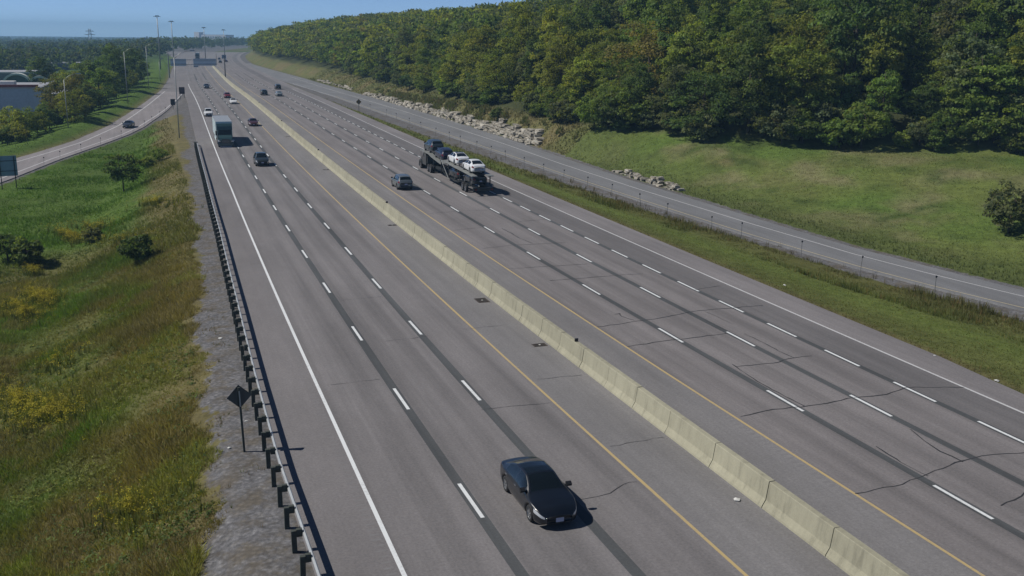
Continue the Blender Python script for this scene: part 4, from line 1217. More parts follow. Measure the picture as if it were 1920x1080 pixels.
# ------------------------------------------------------------------ trees
def leaf_cloud(r, n_clump, n_leaf, rx, rz, z0, size, seed, squash=1.0, jitter=1.0):
    """Quads gathered in clumps through an uneven crown; returns verts, faces, shade."""
    g_ = np.random.default_rng(seed)
    # clump centres: mostly towards the outside of an egg shaped crown
    th = g_.uniform(0, 2 * np.pi, n_clump); ph = np.arccos(g_.uniform(-0.85, 1, n_clump))
    rad = g_.uniform(0.45, 1.0, n_clump) ** 0.6
    lob = 1 + 0.28 * np.sin(th * 2 + g_.uniform(0, 6)) * np.sin(ph * 2 + g_.uniform(0, 6)) + 0.15 * np.sin(th * 3 + g_.uniform(0, 6))
    zz = np.cos(ph)
    cxy = rx * rad * lob * np.sin(ph) * np.where(zz < 0, 1 - 0.25 * -zz, 1 - 0.12 * zz)
    cc = np.stack([cxy * np.cos(th), cxy * np.sin(th), z0 + rz * (1 + zz * rad * lob * 0.93)], 1)
    cr = rx * g_.uniform(0.20, 0.40, n_clump)
    k = np.repeat(np.arange(n_clump), n_leaf)
    d = g_.normal(size=(len(k), 3)); d /= np.linalg.norm(d, axis=1)[:, None]
    d[:, 2] = np.where(d[:, 2] < -0.3, -d[:, 2] * 0.6, d[:, 2])
    rr = cr[k] * g_.uniform(0.35, 1.08, len(k)) ** 0.5
    p = cc[k] + d * rr[:, None] * np.array([1, 1, 0.72])
    nrm = d * 0.8 + np.array([0, 0, 0.45]) + g_.normal(size=d.shape) * 0.75 * jitter
    nrm /= np.linalg.norm(nrm, axis=1)[:, None]
    a = np.cross(nrm, g_.normal(size=d.shape)); a /= np.linalg.norm(a, axis=1)[:, None]
    b = np.cross(nrm, a)
    s = size * g_.uniform(0.55, 1.35, len(k))
    a *= (s * 0.5)[:, None]; b *= (s * 0.5 * g_.uniform(0.5, 0.9, len(k)))[:, None]
    V = np.stack([p - a, p - b * 0.9 - a * 0.1, p + a, p + b], 1).reshape(-1, 3)
    F = np.arange(len(V)).reshape(-1, 4)
    sh = g_.uniform(0.72, 1.22, n_clump)[k] * g_.uniform(0.75, 1.25, len(k))
    hue = g_.uniform(-0.10, 0.10, n_clump)[k]
    colr = np.stack([sh * (1 + hue), sh, sh * (1 - hue)], 1)
    return V, F, np.repeat(colr, 4, axis=0)

def trunk_mesh(h, r, seed, crown_r):
    rr = random.Random(seed)
    m = MB()
    pts = [(0, 0, -0.8), (rr.uniform(-.1, .1), rr.uniform(-.1, .1), h * .3), (rr.uniform(-.3, .3), rr.uniform(-.3, .3), h * .62), (rr.uniform(-.4, .4), rr.uniform(-.4, .4), h * .9)]
    m.tube(pts, [r * 1.25, r, r * .6, r * .15], 7)
    for k in range(6):
        a = k * 1.05 + rr.uniform(-.4, .4); z = h * rr.uniform(.28, .62)
        q = (math.cos(a) * crown_r * .62, math.sin(a) * crown_r * .62, z + h * rr.uniform(.1, .25))
        m.tube([(0, 0, z), (q[0] * .5, q[1] * .5, z + (q[2] - z) * .6), q], [r * .4, r * .25, r * .06], 5)
    return m.mesh('trunk', M['bark'], True)

VAR = []
for k in range(9):
    h = [12.5, 9.5, 14.5, 10.5, 12.5, 8.5, 14, 11, 15.5][k]
    rx = [3.7, 3.9, 3.5, 3.0, 4.6, 2.9, 3.0, 4.4, 4.0][k]
    V, F, Cc = leaf_cloud(None, 88, 88, rx * 1.14, h * 0.52, h * -0.02, [.40, .34, .46, .36, .42, .32, .5, .38, .44][k], 100 + k)
    me = np_mesh('crown', V, F, M['leaf'], False, Cc)
    VAR.append((me, trunk_mesh(h, 0.22, k, rx), h, rx))
NEAR = []
for k in range(4):                                          # finer leaved, for trees and bushes close by
    h, rx = [(5.2, 1.9), (2.2, 1.35), (2.6, 1.6), (3.6, 1.9)][k]
    V, F, Cc = leaf_cloud(None, 46, 62, rx, h * (0.42 if k == 0 else .46), h * (0.16 if k == 0 else .06), 0.24 if k else 0.27, 300 + k)
    NEAR.append((np_mesh('crown', V, F, M['leaf'], False, Cc), trunk_mesh(h, 0.07, 30 + k, rx), h, rx))

KINDS = {'dark': ((0.103, 0.150, 0.045), 'dark green'), 'mid': ((0.148, 0.204, 0.045), 'mid green'), 'olive': ((0.196, 0.222, 0.047), 'olive green'),
         'yellow': ((0.213, 0.249, 0.043), 'yellow-green'), 'grey': ((0.134, 0.157, 0.069), 'grey-green'), 'rust': ((0.185, 0.175, 0.052), 'rusty brown-green')}
def tree(x, y, var, sc, kind, lab, grp, name='tree', src=None, zs=1.0, cat='tree', dz=0.0):
    me, tr, h, rx = (src or VAR)[var]
    e = empty(name, (x, y, tz(x, y) - 0.1 + dz), random.uniform(0, 6.28))
    e.scale = (sc, sc, sc * zs)
    c = link(bpy.data.objects.new('crown', me), e)
    base = KINDS[kind][0]; j = random.uniform(.82, 1.2)
    c.color = (base[0] * j * random.uniform(.92, 1.08), base[1] * j, base[2] * j, 1)
    link(bpy.data.objects.new('trunk', tr), e)
    tag(e, lab, cat, grp)
    return e

# hillside wood: where every tree stands
cam_p = np.array([0, 0, 17.7])
ca, sa = math.cos(YAW), math.sin(YAW)
spots = []
gxs = np.arange(55, 620, 6.9); gys = np.arange(40, 1180, 6.9)
A, B = np.meshgrid(gxs, gys)
A = (A + rng.uniform(-2.4, 2.4, A.shape)).ravel(); B = (B + rng.uniform(-2.4, 2.4, B.shape)).ravel()
dd = edge_dist(A, B)
fx = A * ca - B * sa; fy = A * sa + B * ca
keep = (dd > 1.0) & (np.abs(fx) < fy * 0.56) & (dd < 210 + 0.1 * B) & (np.hypot(A, B) < 1200)
A, B, dd, fy = A[keep], B[keep], dd[keep], fy[keep]
Zt = terrain_z(A, B)
# drop those wholly behind the ridge or behind the rows in front
el = (Zt + 13 - 17.7) / np.hypot(A, B)
az = np.round(np.arctan2(A, B) * 160).astype(int)
order = np.argsort(np.hypot(A, B))
top = {}
vis = np.zeros(len(A), bool)
for i in order:
    t0 = top.get(az[i], -9)
    if el[i] > t0 + 0.001: vis[i] = True
    top[az[i]] = max(t0, el[i] - 0.006)
A, B, dd, Zt = A[vis], B[vis], dd[vis], Zt[vis]
rank = np.argsort(np.hypot(A, B) - np.where(dd < 8, 40, 0))
def kind_at(x, y, d):
    n = fbm(np.array(x), np.array(y), 60, 51) ; q = random.random()
    yl = 0.10 + 0.9 * max(0, float(n) - 0.5)
    if q < yl: return 'yellow'
    if q < yl + 0.025: return 'rust'
    if q < yl + 0.30: return 'olive'
    if q < yl + 0.40: return 'grey'
    return 'dark' if q < yl + 0.62 else 'mid'
random.seed(5)
for i in rank[:285]:
    kd = kind_at(A[i], B[i], dd[i])
    first = dd[i] < 7
    wood = 'lawn edge of the wood' if (first and B[i] < 150) else ('ramp edge of the wood' if first else 'slope of the wooded hill')
    sc = random.uniform(.68, 1.2) * (0.82 if first else 1.0)
    zs_ = random.uniform(.82, 1.18)
    size = 'tall' if sc * zs_ > 1.04 else ('low' if sc * zs_ < .84 else 'middling')
    if not first:
        wood += ' above the lawn' if A[i] - 60 > (B[i] - 150) * .38 + 14 and B[i] < 200 else (' above the rock face' if B[i] < 320 else ' towards its far end')
    tree(float(A[i]), float(B[i]), random.randrange(9), sc, kd, '%s %s tree on the %s' % (size, KINDS[kd][1], wood), '%s %s trees, %s' % (size, KINDS[kd][1], wood), zs=zs_)
# undergrowth along the foot of the wood
random.seed(9)
for s in np.sort(rng.random(165)):
    L = np.array([0] + list(np.cumsum(np.hypot(*np.diff(EDGE[2:9], axis=0).T)))); q = s ** 1.9 * L[-1]
    x = np.interp(q, L, EDGE[2:9, 0]) + random.choice((random.uniform(.0, 3.5), random.uniform(0, 3.5), random.uniform(3.5, 10))); y = np.interp(q, L, EDGE[2:9, 1]) + random.uniform(-1, 2.5)
    kd = random.choice(['mid', 'olive', 'grey', 'dark', 'mid'])
    tree(float(x), float(y), random.choice((1, 2, 3)), random.uniform(.9, 1.9), kd, 'low %s bush at the %s' % (KINDS[kd][1], 'wood edge above the lawn' if y < 152 else 'wood edge behind the rocks'), '%s bushes, %s' % (KINDS[kd][1], 'lawn' if y < 152 else 'rocks'), 'bush', NEAR, cat='bush')

def cloud_join(pts, scs, cols_, n_clump, n_leaf, size, nvar=6, h=12.0, rx=3.9, seed=500):
    """Many small tree crowns as one mesh, for woods that read as one mass."""
    base = [leaf_cloud(None, n_clump, n_leaf, rx, h * .47, h * .06, size, seed + k) for k in range(nvar)]
    Vs, Fs, Cs, nb = [], [], [], 0
    for k, (p, s, c) in enumerate(zip(pts, scs, cols_)):
        V, F, Q = base[k % nvar]
        a = random.uniform(0, 6.28); ca_, sa_ = math.cos(a), math.sin(a)
        W = np.stack([(V[:, 0] * ca_ - V[:, 1] * sa_) * s, (V[:, 0] * sa_ + V[:, 1] * ca_) * s, V[:, 2] * s], 1) + p
        Vs.append(W); Fs.append(F + nb); Cs.append(Q * c); nb += len(V)
    return np.concatenate(Vs), np.concatenate(Fs), np.concatenate(Cs)
rest = rank[285:]
pts = np.stack([A[rest], B[rest], Zt[rest] - .2], 1)
kc = np.array([KINDS[kind_at(x, y, 9)][0] for x, y in zip(A[rest], B[rest])]) * rng.uniform(.82, 1.2, (len(rest), 1))
V, F, Q = cloud_join(pts, rng.uniform(.85, 1.15, len(rest)), kc, 60, 13, 0.95, rx=4.6)
o = link(bpy.data.objects.new('hillside_wood', np_mesh('hillside_wood', V, F, M['leaf'], False, Q)))
o.color = (1, 1, 1, 1)
tag(o, 'dense mixed wood covering the farther hillside up to the skyline', 'wood', kind='stuff')
print('wood', len(A), 'rest', len(rest))

# ------------------------------------------------------------------ trees on the left
random.seed(12)
for x, y, v, sc, kd, lab in (
    (-9.5, 233, 1, .78, 'olive', 'olive tree at the near end of the belt by the exit ramp'), (-12.5, 240, 4, .85, 'rust', 'broad brownish tree beside the grey building'),
    (-14.5, 222, 3, .62, 'dark', 'short dark tree behind the shorter street lamp'), (-17.5, 215, 7, .55, 'mid', 'small round tree on the bank below the grey building'),
    (-21.5, 213, 3, .45, 'olive', 'low spreading tree beside the parking area'), (-8.2, 252, 5, .88, 'dark', 'dark tree in the middle of the belt by the exit ramp'),
    (-10.5, 266, 2, .80, 'rust', 'tall bronze tree in the belt by the exit ramp'), (-5.5, 270, 0, .80, 'mid', 'leafy tree overhanging the green bank'),
    (-8.5, 287, 6, .85, 'dark', 'dark tree behind the tall street lamp'), (-4.8, 300, 1, .95, 'mid', 'full green tree above the green bank'),
    (-2.5, 322, 8, .95, 'dark', 'very dark tree towards the head of the exit ramp'), (-6.0, 335, 2, .9, 'dark', 'tall dark tree behind the bank lamp'),
    (0.0, 352, 4, .92, 'dark', 'large black-green tree at the top of the green bank'), (3.2, 384, 0, .98, 'dark', 'dark crown beside the high masts'),
    (-4, 372, 6, 1.0, 'dark', 'tall dark tree among the high masts'), (6.2, 420, 5, .85, 'mid', 'green tree left of the overhead sign'), (-13.5, 300, 7, .9, 'olive', 'olive tree behind the belt near the arched roofs'),
    (-17, 330, 5, 1.0, 'mid', 'green tree behind the arched roofs'), (-25, 352, 2, .95, 'dark', 'dark tree left of the arched roofs'), (-12, 352, 1, 1.05, 'mid', 'broad green tree beyond the belt')):
    tree(x - 3.2, y + 2, v, sc * .93, kd, lab, 'trees beside the exit ramp')
for x, y, v, sc, kd, lab in (
    (-25.6, 243, 3, 1.6, 'yellow', 'bright yellow-green shrub against the grey building'), (-22.8, 221, 2, 1.5, 'yellow', 'pale yellow bush by the parking area'),
    (-24.5, 212, 2, 1.3, 'mid', 'round green bush by the parking area'), (-20.5, 205, 1, 1.4, 'olive', 'low olive bush beside the blue-grey sign')):
    tree(x, y, v, sc, kd, lab, 'shrubs by the grey building', 'bush', NEAR, cat='bush')
for x, y, v, sc, kd, lab, cat in (
    (-2.6, 143.6, 0, 1.12, 'dark', 'small single tree standing in the green field', 'tree'), (-0.9, 92, 2, 0.98, 'dark', 'rounded dark bush on the weedy bank', 'bush'),
    (-13.2, 109.0, 2, 1.15, 'dark', 'dark thicket bush at the frame side of the green field', 'bush'), (-11.2, 107.0, 1, 1.2, 'dark', 'smaller dark bush beside the thicket', 'bush'),
    (2.4, 162, 3, 0.62, 'mid', 'loose green shrub near the end of the guardrail', 'bush'), (0.6, 160, 1, 0.8, 'mid', 'small shrub between the single tree and the guardrail end', 'bush'),
    (81.6, 77.3, 3, 1.42, 'grey', 'large grey-brown bush standing on the lawn', 'bush'), (84.0, 75.0, 2, 1.6, 'grey', 'lower brown bush beside the large lawn bush', 'bush'),
    (-5.5, 112, 1, .8, 'grey', 'dry grey shrub in the hollow', 'bush'),
    (69.0, 203, 3, 1.0, 'mid', 'green bush crowning the rock face', 'bush'), (66.2, 190, 1, 1.0, 'dark', 'dark bush growing in the rock cleft', 'bush')):
    tree(x, y, v, sc, kd, lab, None, 'bush' if cat == 'bush' else 'tree', NEAR, cat=cat)

random.seed(44)
for k in range(26):
    y = 206 + k * 7.0 + random.uniform(-2, 2)
    x = float(LO(y)) - random.uniform(8.5, 12.5)
    kd = random.choice(['dark', 'mid', 'olive', 'dark'])
    tree(x, y, random.choice((1, 2, 3)), random.uniform(1.1, 1.9), kd, 'low %s bush filling the belt beside the exit ramp' % KINDS[kd][1], '%s bushes beside the exit ramp' % KINDS[kd][1], 'bush', NEAR, cat='bush')
# distant woods down the valley
random.seed(31)
n = 3800
X_ = rng.uniform(-900, 420, n * 3); Y_ = np.exp(rng.uniform(np.log(380), np.log(2700), n * 3))
fx = X_ * ca - Y_ * sa; fy = X_ * sa + Y_ * ca
t_ = X_ - C(np.minimum(Y_, 1500))
ok = (np.abs(fx) < fy * .56) & ((t_ < -14 - (Y_ < 460) * 16) | (t_ > 78)) & (edge_dist(X_, Y_) < -8)
ok &= ~((X_ > -75) & (X_ < -12) & (Y_ < 520))
ok |= (Y_ > 950) & (np.abs(fx) < fy * .56) & ((t_ < -12) | (t_ > 52))
X_, Y_ = X_[ok][:n], Y_[ok][:n]
pts = np.stack([X_, Y_, terrain_z(X_, Y_) - .3], 1)
kc = np.array([KINDS[random.choice(['dark', 'dark', 'mid', 'mid', 'grey'])][0] for _ in X_]) * rng.uniform(.5, .75, (len(X_), 1))
V, F, Q = cloud_join(pts, rng.uniform(.65, 1.1, len(X_)), kc, 26, 5, 1.9, seed=700)
o = link(bpy.data.objects.new('distant_woods', np_mesh('distant_woods', V, F, M['leaf'], False, Q)))
o.color = (1, 1, 1, 1)
tag(o, 'hazy distant woods spread across the valley to the skyline', 'wood', kind='stuff')

# ------------------------------------------------------------------ grass and weeds
def tufts(X, Y, h, wd, lean, cols_, k, zoff=-0.03):
    N = len(X)
    Z = terrain_z(X, Y) + zoff
    n = N * k
    rep = lambda a: np.repeat(a, k, axis=0)
    X2, Y2, Z2, h2 = rep(X), rep(Y), rep(Z), rep(h) * rng.uniform(.5, 1.15, n)
    a = rng.uniform(0, 2 * np.pi, n); r = rng.uniform(0, .5, n) * h2 * .5
    bx, by = X2 + np.cos(a) * r, Y2 + np.sin(a) * r
    ln = lean * h2 * rng.uniform(.2, 1, n)
    b = rng.uniform(0, 2 * np.pi, n); w_ = wd * rng.uniform(.6, 1.4, n) * np.clip(h2 * 2.2, .5, 1.4)
    V = np.stack([np.stack([bx - np.cos(b) * w_, by - np.sin(b) * w_, Z2], 1), np.stack([bx + np.cos(b) * w_, by + np.sin(b) * w_, Z2], 1),
                  np.stack([bx + np.cos(a) * ln, by + np.sin(a) * ln, Z2 + h2], 1)], 1).reshape(-1, 3)
    F = np.arange(n * 3).reshape(-1, 3)
    c = rep(cols_) * rng.uniform(.7, 1.3, (n, 1))
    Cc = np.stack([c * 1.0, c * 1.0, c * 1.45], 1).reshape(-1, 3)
    return V, F, Cc
def scatter(n, x0, x1, y0, y1, cond):
    X = rng.uniform(x0, x1, n); Y = rng.uniform(y0, y1, n) if y1 < 2 * y0 else np.exp(rng.uniform(np.log(y0), np.log(y1), n))
    m = cond(X, Y)
    fx = X * ca - Y * sa; fy = X * sa + Y * ca
    m &= (np.abs(fx) < fy * .56 + 3)
    return X[m], Y[m]
def grow(name, lab, cat, chunks):
    Vs, Fs, Cs, nb = [], [], [], 0
    for V, F, Q in chunks:
        Vs.append(V); Fs.append(F + nb); Cs.append(Q); nb += len(V)
    o = link(bpy.data.objects.new(name, np_mesh(name, np.concatenate(Vs), np.concatenate(Fs), M['grass'], False, np.concatenate(Cs))))
    o.color = (1, 1, 1, 1)
    return tag(o, lab, cat, kind='stuff')
def gcol(X, Y): return ground_cols(X, Y)
def nograv(X, Y, lim=.45):
    return gcol(X, Y)[1] + (fbm(X, Y, 1.8, 61) - .5) * 1.1 < lim
tof = lambda X, Y: X - C(Y)
# weedy bank on the left
X, Y = scatter(140000, -20, 4.2, 27, 100, lambda X, Y: (tof(X, Y) < 3.9) & nograv(X, Y))
c0 = gcol(X, Y)[0]
tall = fbm(X, Y, 5, 71)
h = np.clip(.2 + (tall - .35) * .9, .16, .6) * np.clip(1.2 - (tof(X, Y) + 2) / 7, .45, 1)
dry = (fbm(X, Y, 3.2, 81) > .56) | (rng.random(len(X)) < .14)
c0 = np.where(dry[:, None], c0 * .5 + np.array([.125, .105, .044]), c0 * np.array([1.5, 1.45, 1.15]))
lush = fbm(X, Y, 7, 91) > .55
c0 = np.where((lush & ~dry)[:, None], c0 * np.array([.95, 1.15, .8]), c0)
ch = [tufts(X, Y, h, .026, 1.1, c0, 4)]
X, Y = scatter(42000, -26, 5, 92, 190, lambda X, Y: (tof(X, Y) < 3.9) & (X > LI(Y) + .3) & nograv(X, Y))
c0 = gcol(X, Y)[0]
h = np.clip(.2 + (fbm(X, Y, 6, 71) - .4) * .9, .14, .5)
ch.append(tufts(X, Y, h, .045, .8, c0 * np.array([1.15, 1.3, 1.0]), 3))
X, Y = scatter(9000, -26, 6, 185, 300, lambda X, Y: (tof(X, Y) < 3.9) & (X > LI(Y) + .3) & nograv(X, Y))
ch.append(tufts(X, Y, rng.uniform(.15, .45, len(X)), .07, .4, gcol(X, Y)[0] * 1.05, 3))
X, Y = scatter(14000, -40, 8, 170, 420, lambda X, Y: (X < LO(Y) - .4) & (X > LO(Y) - 16))
ch.append(tufts(X, Y, rng.uniform(.1, .3, len(X)), .08, .4, gcol(X, Y)[0], 3))
# stray tufts in the gravel
X, Y = scatter(9000, -2, 4.2, 27, 130, lambda X, Y: (tof(X, Y) < 3.6) & (tof(X, Y) > .2) & (fbm(X, Y, 1.7, 61) + (1.2 - tof(X, Y)) * .05 > .55))
ch.append(tufts(X, Y, rng.uniform(.08, .28, len(X)), .02, .5, np.where(rng.random((len(X), 1)) < .7, np.array([[.17, .125, .07]]), np.array([[.09, .11, .035]])), 4))
grow('bank_grass', 'rough mixed grass and weeds covering the left bank', 'grass', ch)

# broad-leaved weeds on the bank
def weeds(X, Y, rad, size, cols_, k):
    N = len(X); n = N * k
    Z = terrain_z(X, Y)
    rep = lambda a: np.repeat(a, k, axis=0)
    d = rng.normal(size=(n, 3)); d /= np.linalg.norm(d, axis=1)[:, None]; d[:, 2] = np.abs(d[:, 2])
    p = np.stack([rep(X), rep(Y), rep(Z)], 1) + d * rep(rad)[:, None] * (rng.random((n, 1)) ** .4)
    nr = d + np.array([0, 0, .6]) + rng.normal(size=(n, 3)) * .5; nr /= np.linalg.norm(nr, axis=1)[:, None]
    a = np.cross(nr, rng.normal(size=(n, 3))); a /= np.linalg.norm(a, axis=1)[:, None]; b = np.cross(nr, a)
    s = (size * rng.uniform(.6, 1.3, n))[:, None]
    V = np.stack([p - a * s, p - b * s * .5, p + a * s, p + b * s * .5], 1).reshape(-1, 3)
    c = rep(cols_) * rng.uniform(.7, 1.3, (n, 1))
    return V, np.arange(n * 4).reshape(-1, 4), np.repeat(c, 4, axis=0)
X, Y = scatter(9000, -20, 3, 27, 110, lambda X, Y: (tof(X, Y) < 1.5) & nograv(X, Y, .35) & (fbm(X, Y, 5.5, 101) + rng.normal(size=len(X)) * .08 > .44))
ch = [weeds(X, Y, rng.uniform(.12, .42, len(X)), .07, np.where((fbm(X, Y, 4, 161) > .52)[:, None], np.array([.15, .165, .034]), np.array([.085, .125, .032])) * rng.uniform(.7, 1.35, (len(X), 1)), 16)]
grow('leafy_weeds', 'broad-leaved green weeds tangled on the left bank', 'weeds', ch)
# goldenrod drifts: leafy stems with yellow heads
def drift(cx_, cy_, rx, ry, n):
    a = rng.uniform(0, 2 * np.pi, n); r = np.abs(rng.normal(size=n)) * .85
    return cx_ + rx * r * np.cos(a) + ry * r * np.sin(a) * -.35, cy_ + ry * r * np.sin(a)
ch, ch2 = [], []
for q in ((-10.1, 88, 1.0, 3.2, 300), (-8.9, 92, .9, 2.6, 260), (-8.0, 118.5, 1.0, 3.2, 230), (-5.9, 122, 1.2, 4.0, 200), (-8.2, 65, 1.2, 3.4, 170), (-5.8, 58.5, 1.6, 3.2, 240), (-10.5, 103.5, .6, 1.2, 60), (-6.0, 70, 1.6, 4, 60), (1.2, 120, 1.0, 5.5, 130), (-1.5, 41.5, 1.4, 3.0, 60), (-2.5, 105, 1.6, 5, 70)):
    X, Y = drift(*q[:4], int(q[4] * 1.9))
    kp = fbm(X, Y, 1.6, 141) > .36
    X, Y = X[kp], Y[kp]
    hh = rng.uniform(.45, .95, len(X))
    ch.append(tufts(X, Y, hh * .95, .03, .25, np.tile(np.array([[.10, .115, .028]]), (len(X), 1)), 4))
    ch2.append(weeds(X, Y, np.full(len(X), .22), .04, np.array([[.40, .345, .03]]) * rng.uniform(.6, 1.15, (len(X), 1)), 12))
    V = ch2[-1][0]; V[:, 2] += np.repeat(hh, 12 * 4) * .85
grow('goldenrod_stems', 'leafy stems of the goldenrod drifts on the left bank', 'weeds', ch)
grow('goldenrod_flowers', 'bright yellow goldenrod heads in drifts on the left bank', 'flowers', ch2)
# grass strip between highway and entrance ramp
X, Y = scatter(42000, 41, 64, 33, 130, lambda X, Y: (tof(X, Y) > TR(Y) + .05) & (X < RI(Y) + .6) & nograv(X, Y, .5))
f = (X - C(Y) - TR(Y)) / (RI(Y) - C(Y) - TR(Y))
h = np.where(f < .12, .16, np.where(f < .55, .13, .30 + (fbm(X, Y, 4, 111) - .45) * 1.2)); h = np.clip(h, .08, .9)
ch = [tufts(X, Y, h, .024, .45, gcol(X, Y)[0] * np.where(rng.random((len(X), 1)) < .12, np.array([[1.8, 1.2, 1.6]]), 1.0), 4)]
X, Y = scatter(9000, 41, 58, 128, 300, lambda X, Y: (tof(X, Y) > TR(Y) + .05) & (X < RI(Y) + .6) & nograv(X, Y, .5))
ch.append(tufts(X, Y, rng.uniform(.12, .5, len(X)), .05, .4, gcol(X, Y)[0], 3))
X, Y = scatter(2600, 45, 63, 40, 200, lambda X, Y: (np.abs(X - RI(Y)) < 1.3) & (fbm(X, Y, 3, 121) > .5))
ch.append(tufts(X, Y, rng.uniform(.3, .85, len(X)), .02, .35, np.tile(np.array([[.11, .095, .055]]), (len(X), 1)), 5))
grow('verge_grass', 'grass strip with taller weeds between highway and entrance ramp', 'grass', ch)
# lawn
X, Y = scatter(60000, 60, 118, 55, 160, lambda X, Y: (X > RO(Y) + .5) & (edge_dist(X, Y) < .5) & nograv(X, Y, .5))
dr = X - RO(Y)
h = np.where(dr < 5, .25, .15) * rng.uniform(.7, 1.6, len(X))
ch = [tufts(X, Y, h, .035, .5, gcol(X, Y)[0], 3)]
X, Y = scatter(26000, 60, 82, 150, 420, lambda X, Y: (X > RO(Y) + .5) & (edge_dist(X, Y) < 1.5))
ch.append(tufts(X, Y, rng.uniform(.15, .6, len(X)), .06, .45, gcol(X, Y)[0], 3))
X, Y = scatter(16000, 60, 118, 55, 160, lambda X, Y: (X > RO(Y) + 1) & (edge_dist(X, Y) < .5) & (fbm(X, Y, 5, 191) + rng.normal(size=len(X)) * .05 > .57))
ch.append(tufts(X, Y, rng.uniform(.12, .26, len(X)), .04, .9, np.where((rng.random(len(X)) < .5)[:, None], np.array([.22, .20, .095]), np.array([.15, .185, .05])), 4))
X, Y = scatter(30000, 62, 68, 150, 310, lambda X, Y: (X > RO(Y) + .9 + (Y < 190) * 1.6) & (X < RO(Y) + 3.4) & (fbm(X, Y, 3, 201) > .53))
V, F, Q = tufts(X, Y, rng.uniform(.3, .9, len(X)), .06, .5, np.where((rng.random(len(X)) < .5)[:, None], np.array([.15, .13, .065]), np.array([.09, .115, .035])), 3)
V[:, 2] += np.repeat(np.clip((X - RO(Y) - .9) * .6, 0, .9), 9); ch.append((V, F, Q))
grow('lawn_grass', 'mown and rough grass on the slope below the wood', 'grass', ch)
# ------------------------------------------------------------------ buildings on the left
def building(x, y, w_, d_, h, rgb, lab, rz=0.0, roof=None, z=None, name='building', trims=True):
    z = tz(x, y) - .3 if z is None else z
    e = tag(empty(name, (x, y, z), rz), lab, 'building')
    o = MB().box(-w_, 0, 0, d_, 0, h).build('wall', M['wall'], e); o.color = (*rgb, 1)
    rc = roof or (.35, .36, .37)
    o = MB().box(-w_ - .15, .15, -.15, d_ + .15, h, h + .35).build('parapet', M['wall'], e); o.color = (*rc, 1)
    o = MB().box(-w_ + .3, -.3, .3, d_ - .3, h + .35, h + .42).build('roof', M['wall'], e); o.color = (.30, .31, .33, 1)
    return e
b = building(-22.3, 279, 46, 26, 9.3, (.36, .44, .53), 'grey-blue metal warehouse wall at the frame edge', R(-3), None, -5.6)
for k in range(15):                                         # vertical cladding panels
    o = MB().box(-46 + k * 3.07 + .02, -46 + (k + 1) * 3.07 - .02, -.06, -.002, .6, 9.1).build('panel', M['wall'], b); o.color = (.35, .43, .52, 1)
o = MB().box(-34, -.5, .1, .7, 9.66, 10.3).build('roof_edge', M['wall'], b); o.color = (.22, .07, .06, 1)
o = MB().box(-46, -7, -.12, -.062, 0.0, .55).build('plinth', M['wall'], b); o.color = (.3, .31, .32, 1)
for x0 in (-30, -20, -10):
    o = MB().box(x0, x0 + 3.4, 5, 9, 9.73, 10.9).build('roof_unit', M['wall'], b); o.color = (.6, .6, .58, 1)
b = tag(empty('loading_bay', (-21.8, 281, -5.6), R(-3)), 'dark loading bay at the corner of the warehouse', 'building')
o = MB().box(0, 5.4, 2, 22, 0, 7.6).build('bay', M['wall'], b); o.color = (.09, .10, .13, 1)
o = MB().box(1.0, 4.6, 1.9, 1.99, 0, 3.8).build('door', M['wall'], b); o.color = (.05, .055, .06, 1)
o = MB().box(-.1, 5.5, 1.9, 22.1, 7.6, 7.9).build('parapet', M['wall'], b); o.color = (.3, .31, .33, 1)
b = building(-25.5, 352, 40, 24, 7.2, (.16, .17, .20), 'dark grey store with pale arched roof fronts', 0, (.3, .33, .36), -6)
for cx_, r_ in ((-9.0, 4.2), (-2.6, 3.2)):
    arc = [(cx_ + r_ * math.cos(a), 7.3 + r_ * .85 * math.sin(a)) for a in np.linspace(0, math.pi, 17)]
    inn = [(cx_ + (r_ - .6) * math.cos(a), 7.3 + (r_ * .85 - .6) * math.sin(a)) for a in np.linspace(math.pi, 0, 17)]
    o = MB()
    for q in range(16):
        o.prism([arc[q], arc[q + 1], inn[15 - q], inn[16 - q]], -1.2, 3, 'y')
    o = o.build('arch', M['wall'], b); o.color = (.62, .66, .64, 1)
    o = MB().prism(inn, -.3, 2.6, 'y').build('arch_glass', M['wall'], b); o.color = (.10, .15, .16, 1)
b = building(-34, 402, 30, 20, 9.2, (.2, .22, .24), 'flat pale-roofed store behind the arches', 0, (.55, .57, .57), -6.2)
o = MB().box(-16, -4, -.12, -.02, 3, 6.5).build('sign_band', M['wall'], b); o.color = (.3, .32, .34, 1)
b = building(-26.5, 398, 6, 12, 8.9, (.12, .17, .17), 'dark green-grey tower block beside the arches', 0, (.15, .2, .2), -6.2)
o = MB().box(-5.8, -.2, -.12, -.02, 2.2, 4.6).build('sign_band', M['wall'], b); o.color = (.42, .44, .42, 1)
building(-28, 620, 60, 25, 6, (.10, .13, .20), 'low dark-blue roofed building among far trees', R(3), (.10, .12, .2), -6)
building(-52, 470, 26, 14, 5, (.5, .5, .47), 'low pale building behind the arched roofs', 0, (.6, .6, .58), -6)
building(-20, 480, 5, 6, 4.5, (.6, .6, .58), 'small white house among the trees', 0, (.3, .3, .3), -5.5)
building(-70, 700, 30, 20, 6, (.3, .3, .3), 'long grey shed among far trees', R(5), (.35, .35, .36), -7)
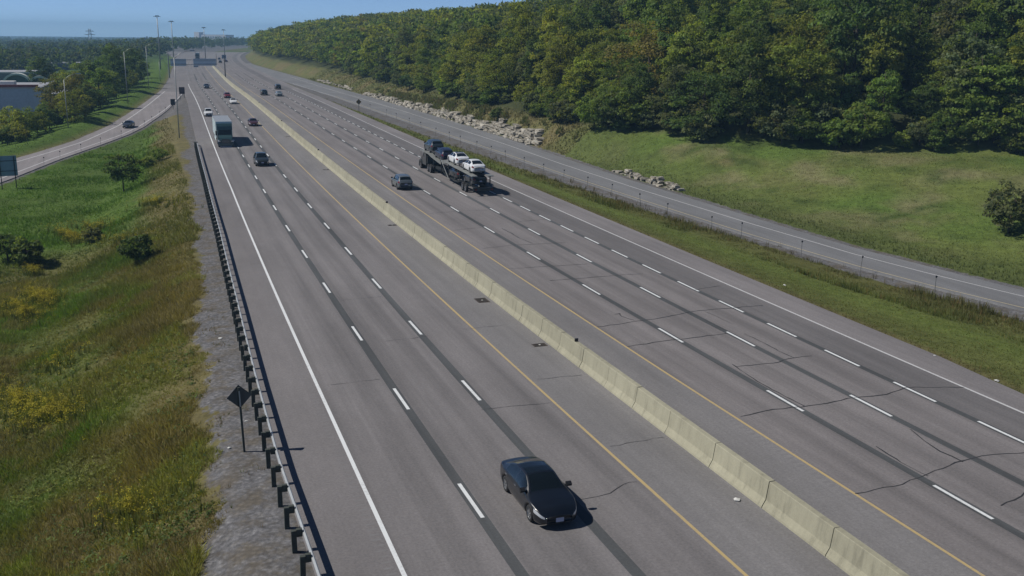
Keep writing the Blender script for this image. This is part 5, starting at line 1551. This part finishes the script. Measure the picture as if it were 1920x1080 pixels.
b = building(150, 1850, 62, 25, 21.5, (.75, .78, .78), 'long white building on the distant horizon', R(-38), (.75, .76, .76), -8)
o = MB().box(-62, -52, -1, 12, 0, 26).build('tower', M['wall'], b); o.color = (.82, .83, .82, 1)
for k in range(9):
    o = MB().box(-46 + k * 5, -42.4 + k * 5, -.12, -.02, 16, 19).build('window', M['wall'], b); o.color = (.22, .28, .32, 1)
# parking apron with cars by the warehouse
xs_ = np.linspace(-56, -21, 12); ys_ = np.linspace(228, 276, 12)
PX, PY = np.meshgrid(xs_, ys_); PX = PX + (PY - 247) * .05
ii = np.arange(144).reshape(12, 12)
me = np_mesh('parking_lot', np.stack([PX, PY, terrain_z(PX, PY) + .12], -1).reshape(-1, 3), np.stack([ii[:-1, :-1], ii[:-1, 1:], ii[1:, 1:], ii[1:, :-1]], -1).reshape(-1, 4), M['shoulder_m'], True, None, np.stack([PX, PY], -1).reshape(-1, 2))
tag(link(bpy.data.objects.new('parking_lot', me)), kind='structure')
for x, y, rgb, lab in ((-33, 262, (.05, .05, .055), 'dark car parked along the warehouse wall'), (-29.5, 262, (.12, .12, .13), 'grey car parked along the warehouse wall'), (-24.5, 257, (.6, .6, .6), 'white car parked near the yellow shrub'), (-19.8, 276, (.62, .64, .66), 'white car by the dark side bay')):
    place_car('hatchback', x, y, tz(x, y) + .13, R(10), rgb, lab, 'cars parked by the warehouse')

# ------------------------------------------------------------------ air
hz = MB().box(-2900, 3300, -150, 5400, -40, 56).build('haze', [])
hz.data.materials.clear()
m = bpy.data.materials.new('haze'); m.use_nodes = True
for n in list(m.node_tree.nodes):
    if n.type != 'OUTPUT_MATERIAL': m.node_tree.nodes.remove(n)
pv = m.node_tree.nodes.new('ShaderNodeVolumePrincipled')
pv.inputs['Color'].default_value = (0.38, 0.68, 1.0, 1)
pv.inputs['Density'].default_value = 0.00025
m.node_tree.links.new(pv.outputs[0], m.node_tree.nodes['Material Output'].inputs['Volume'])
hz.data.materials.append(m)
tag(hz, 'thin bluish summer haze filling the air', 'haze', kind='stuff')
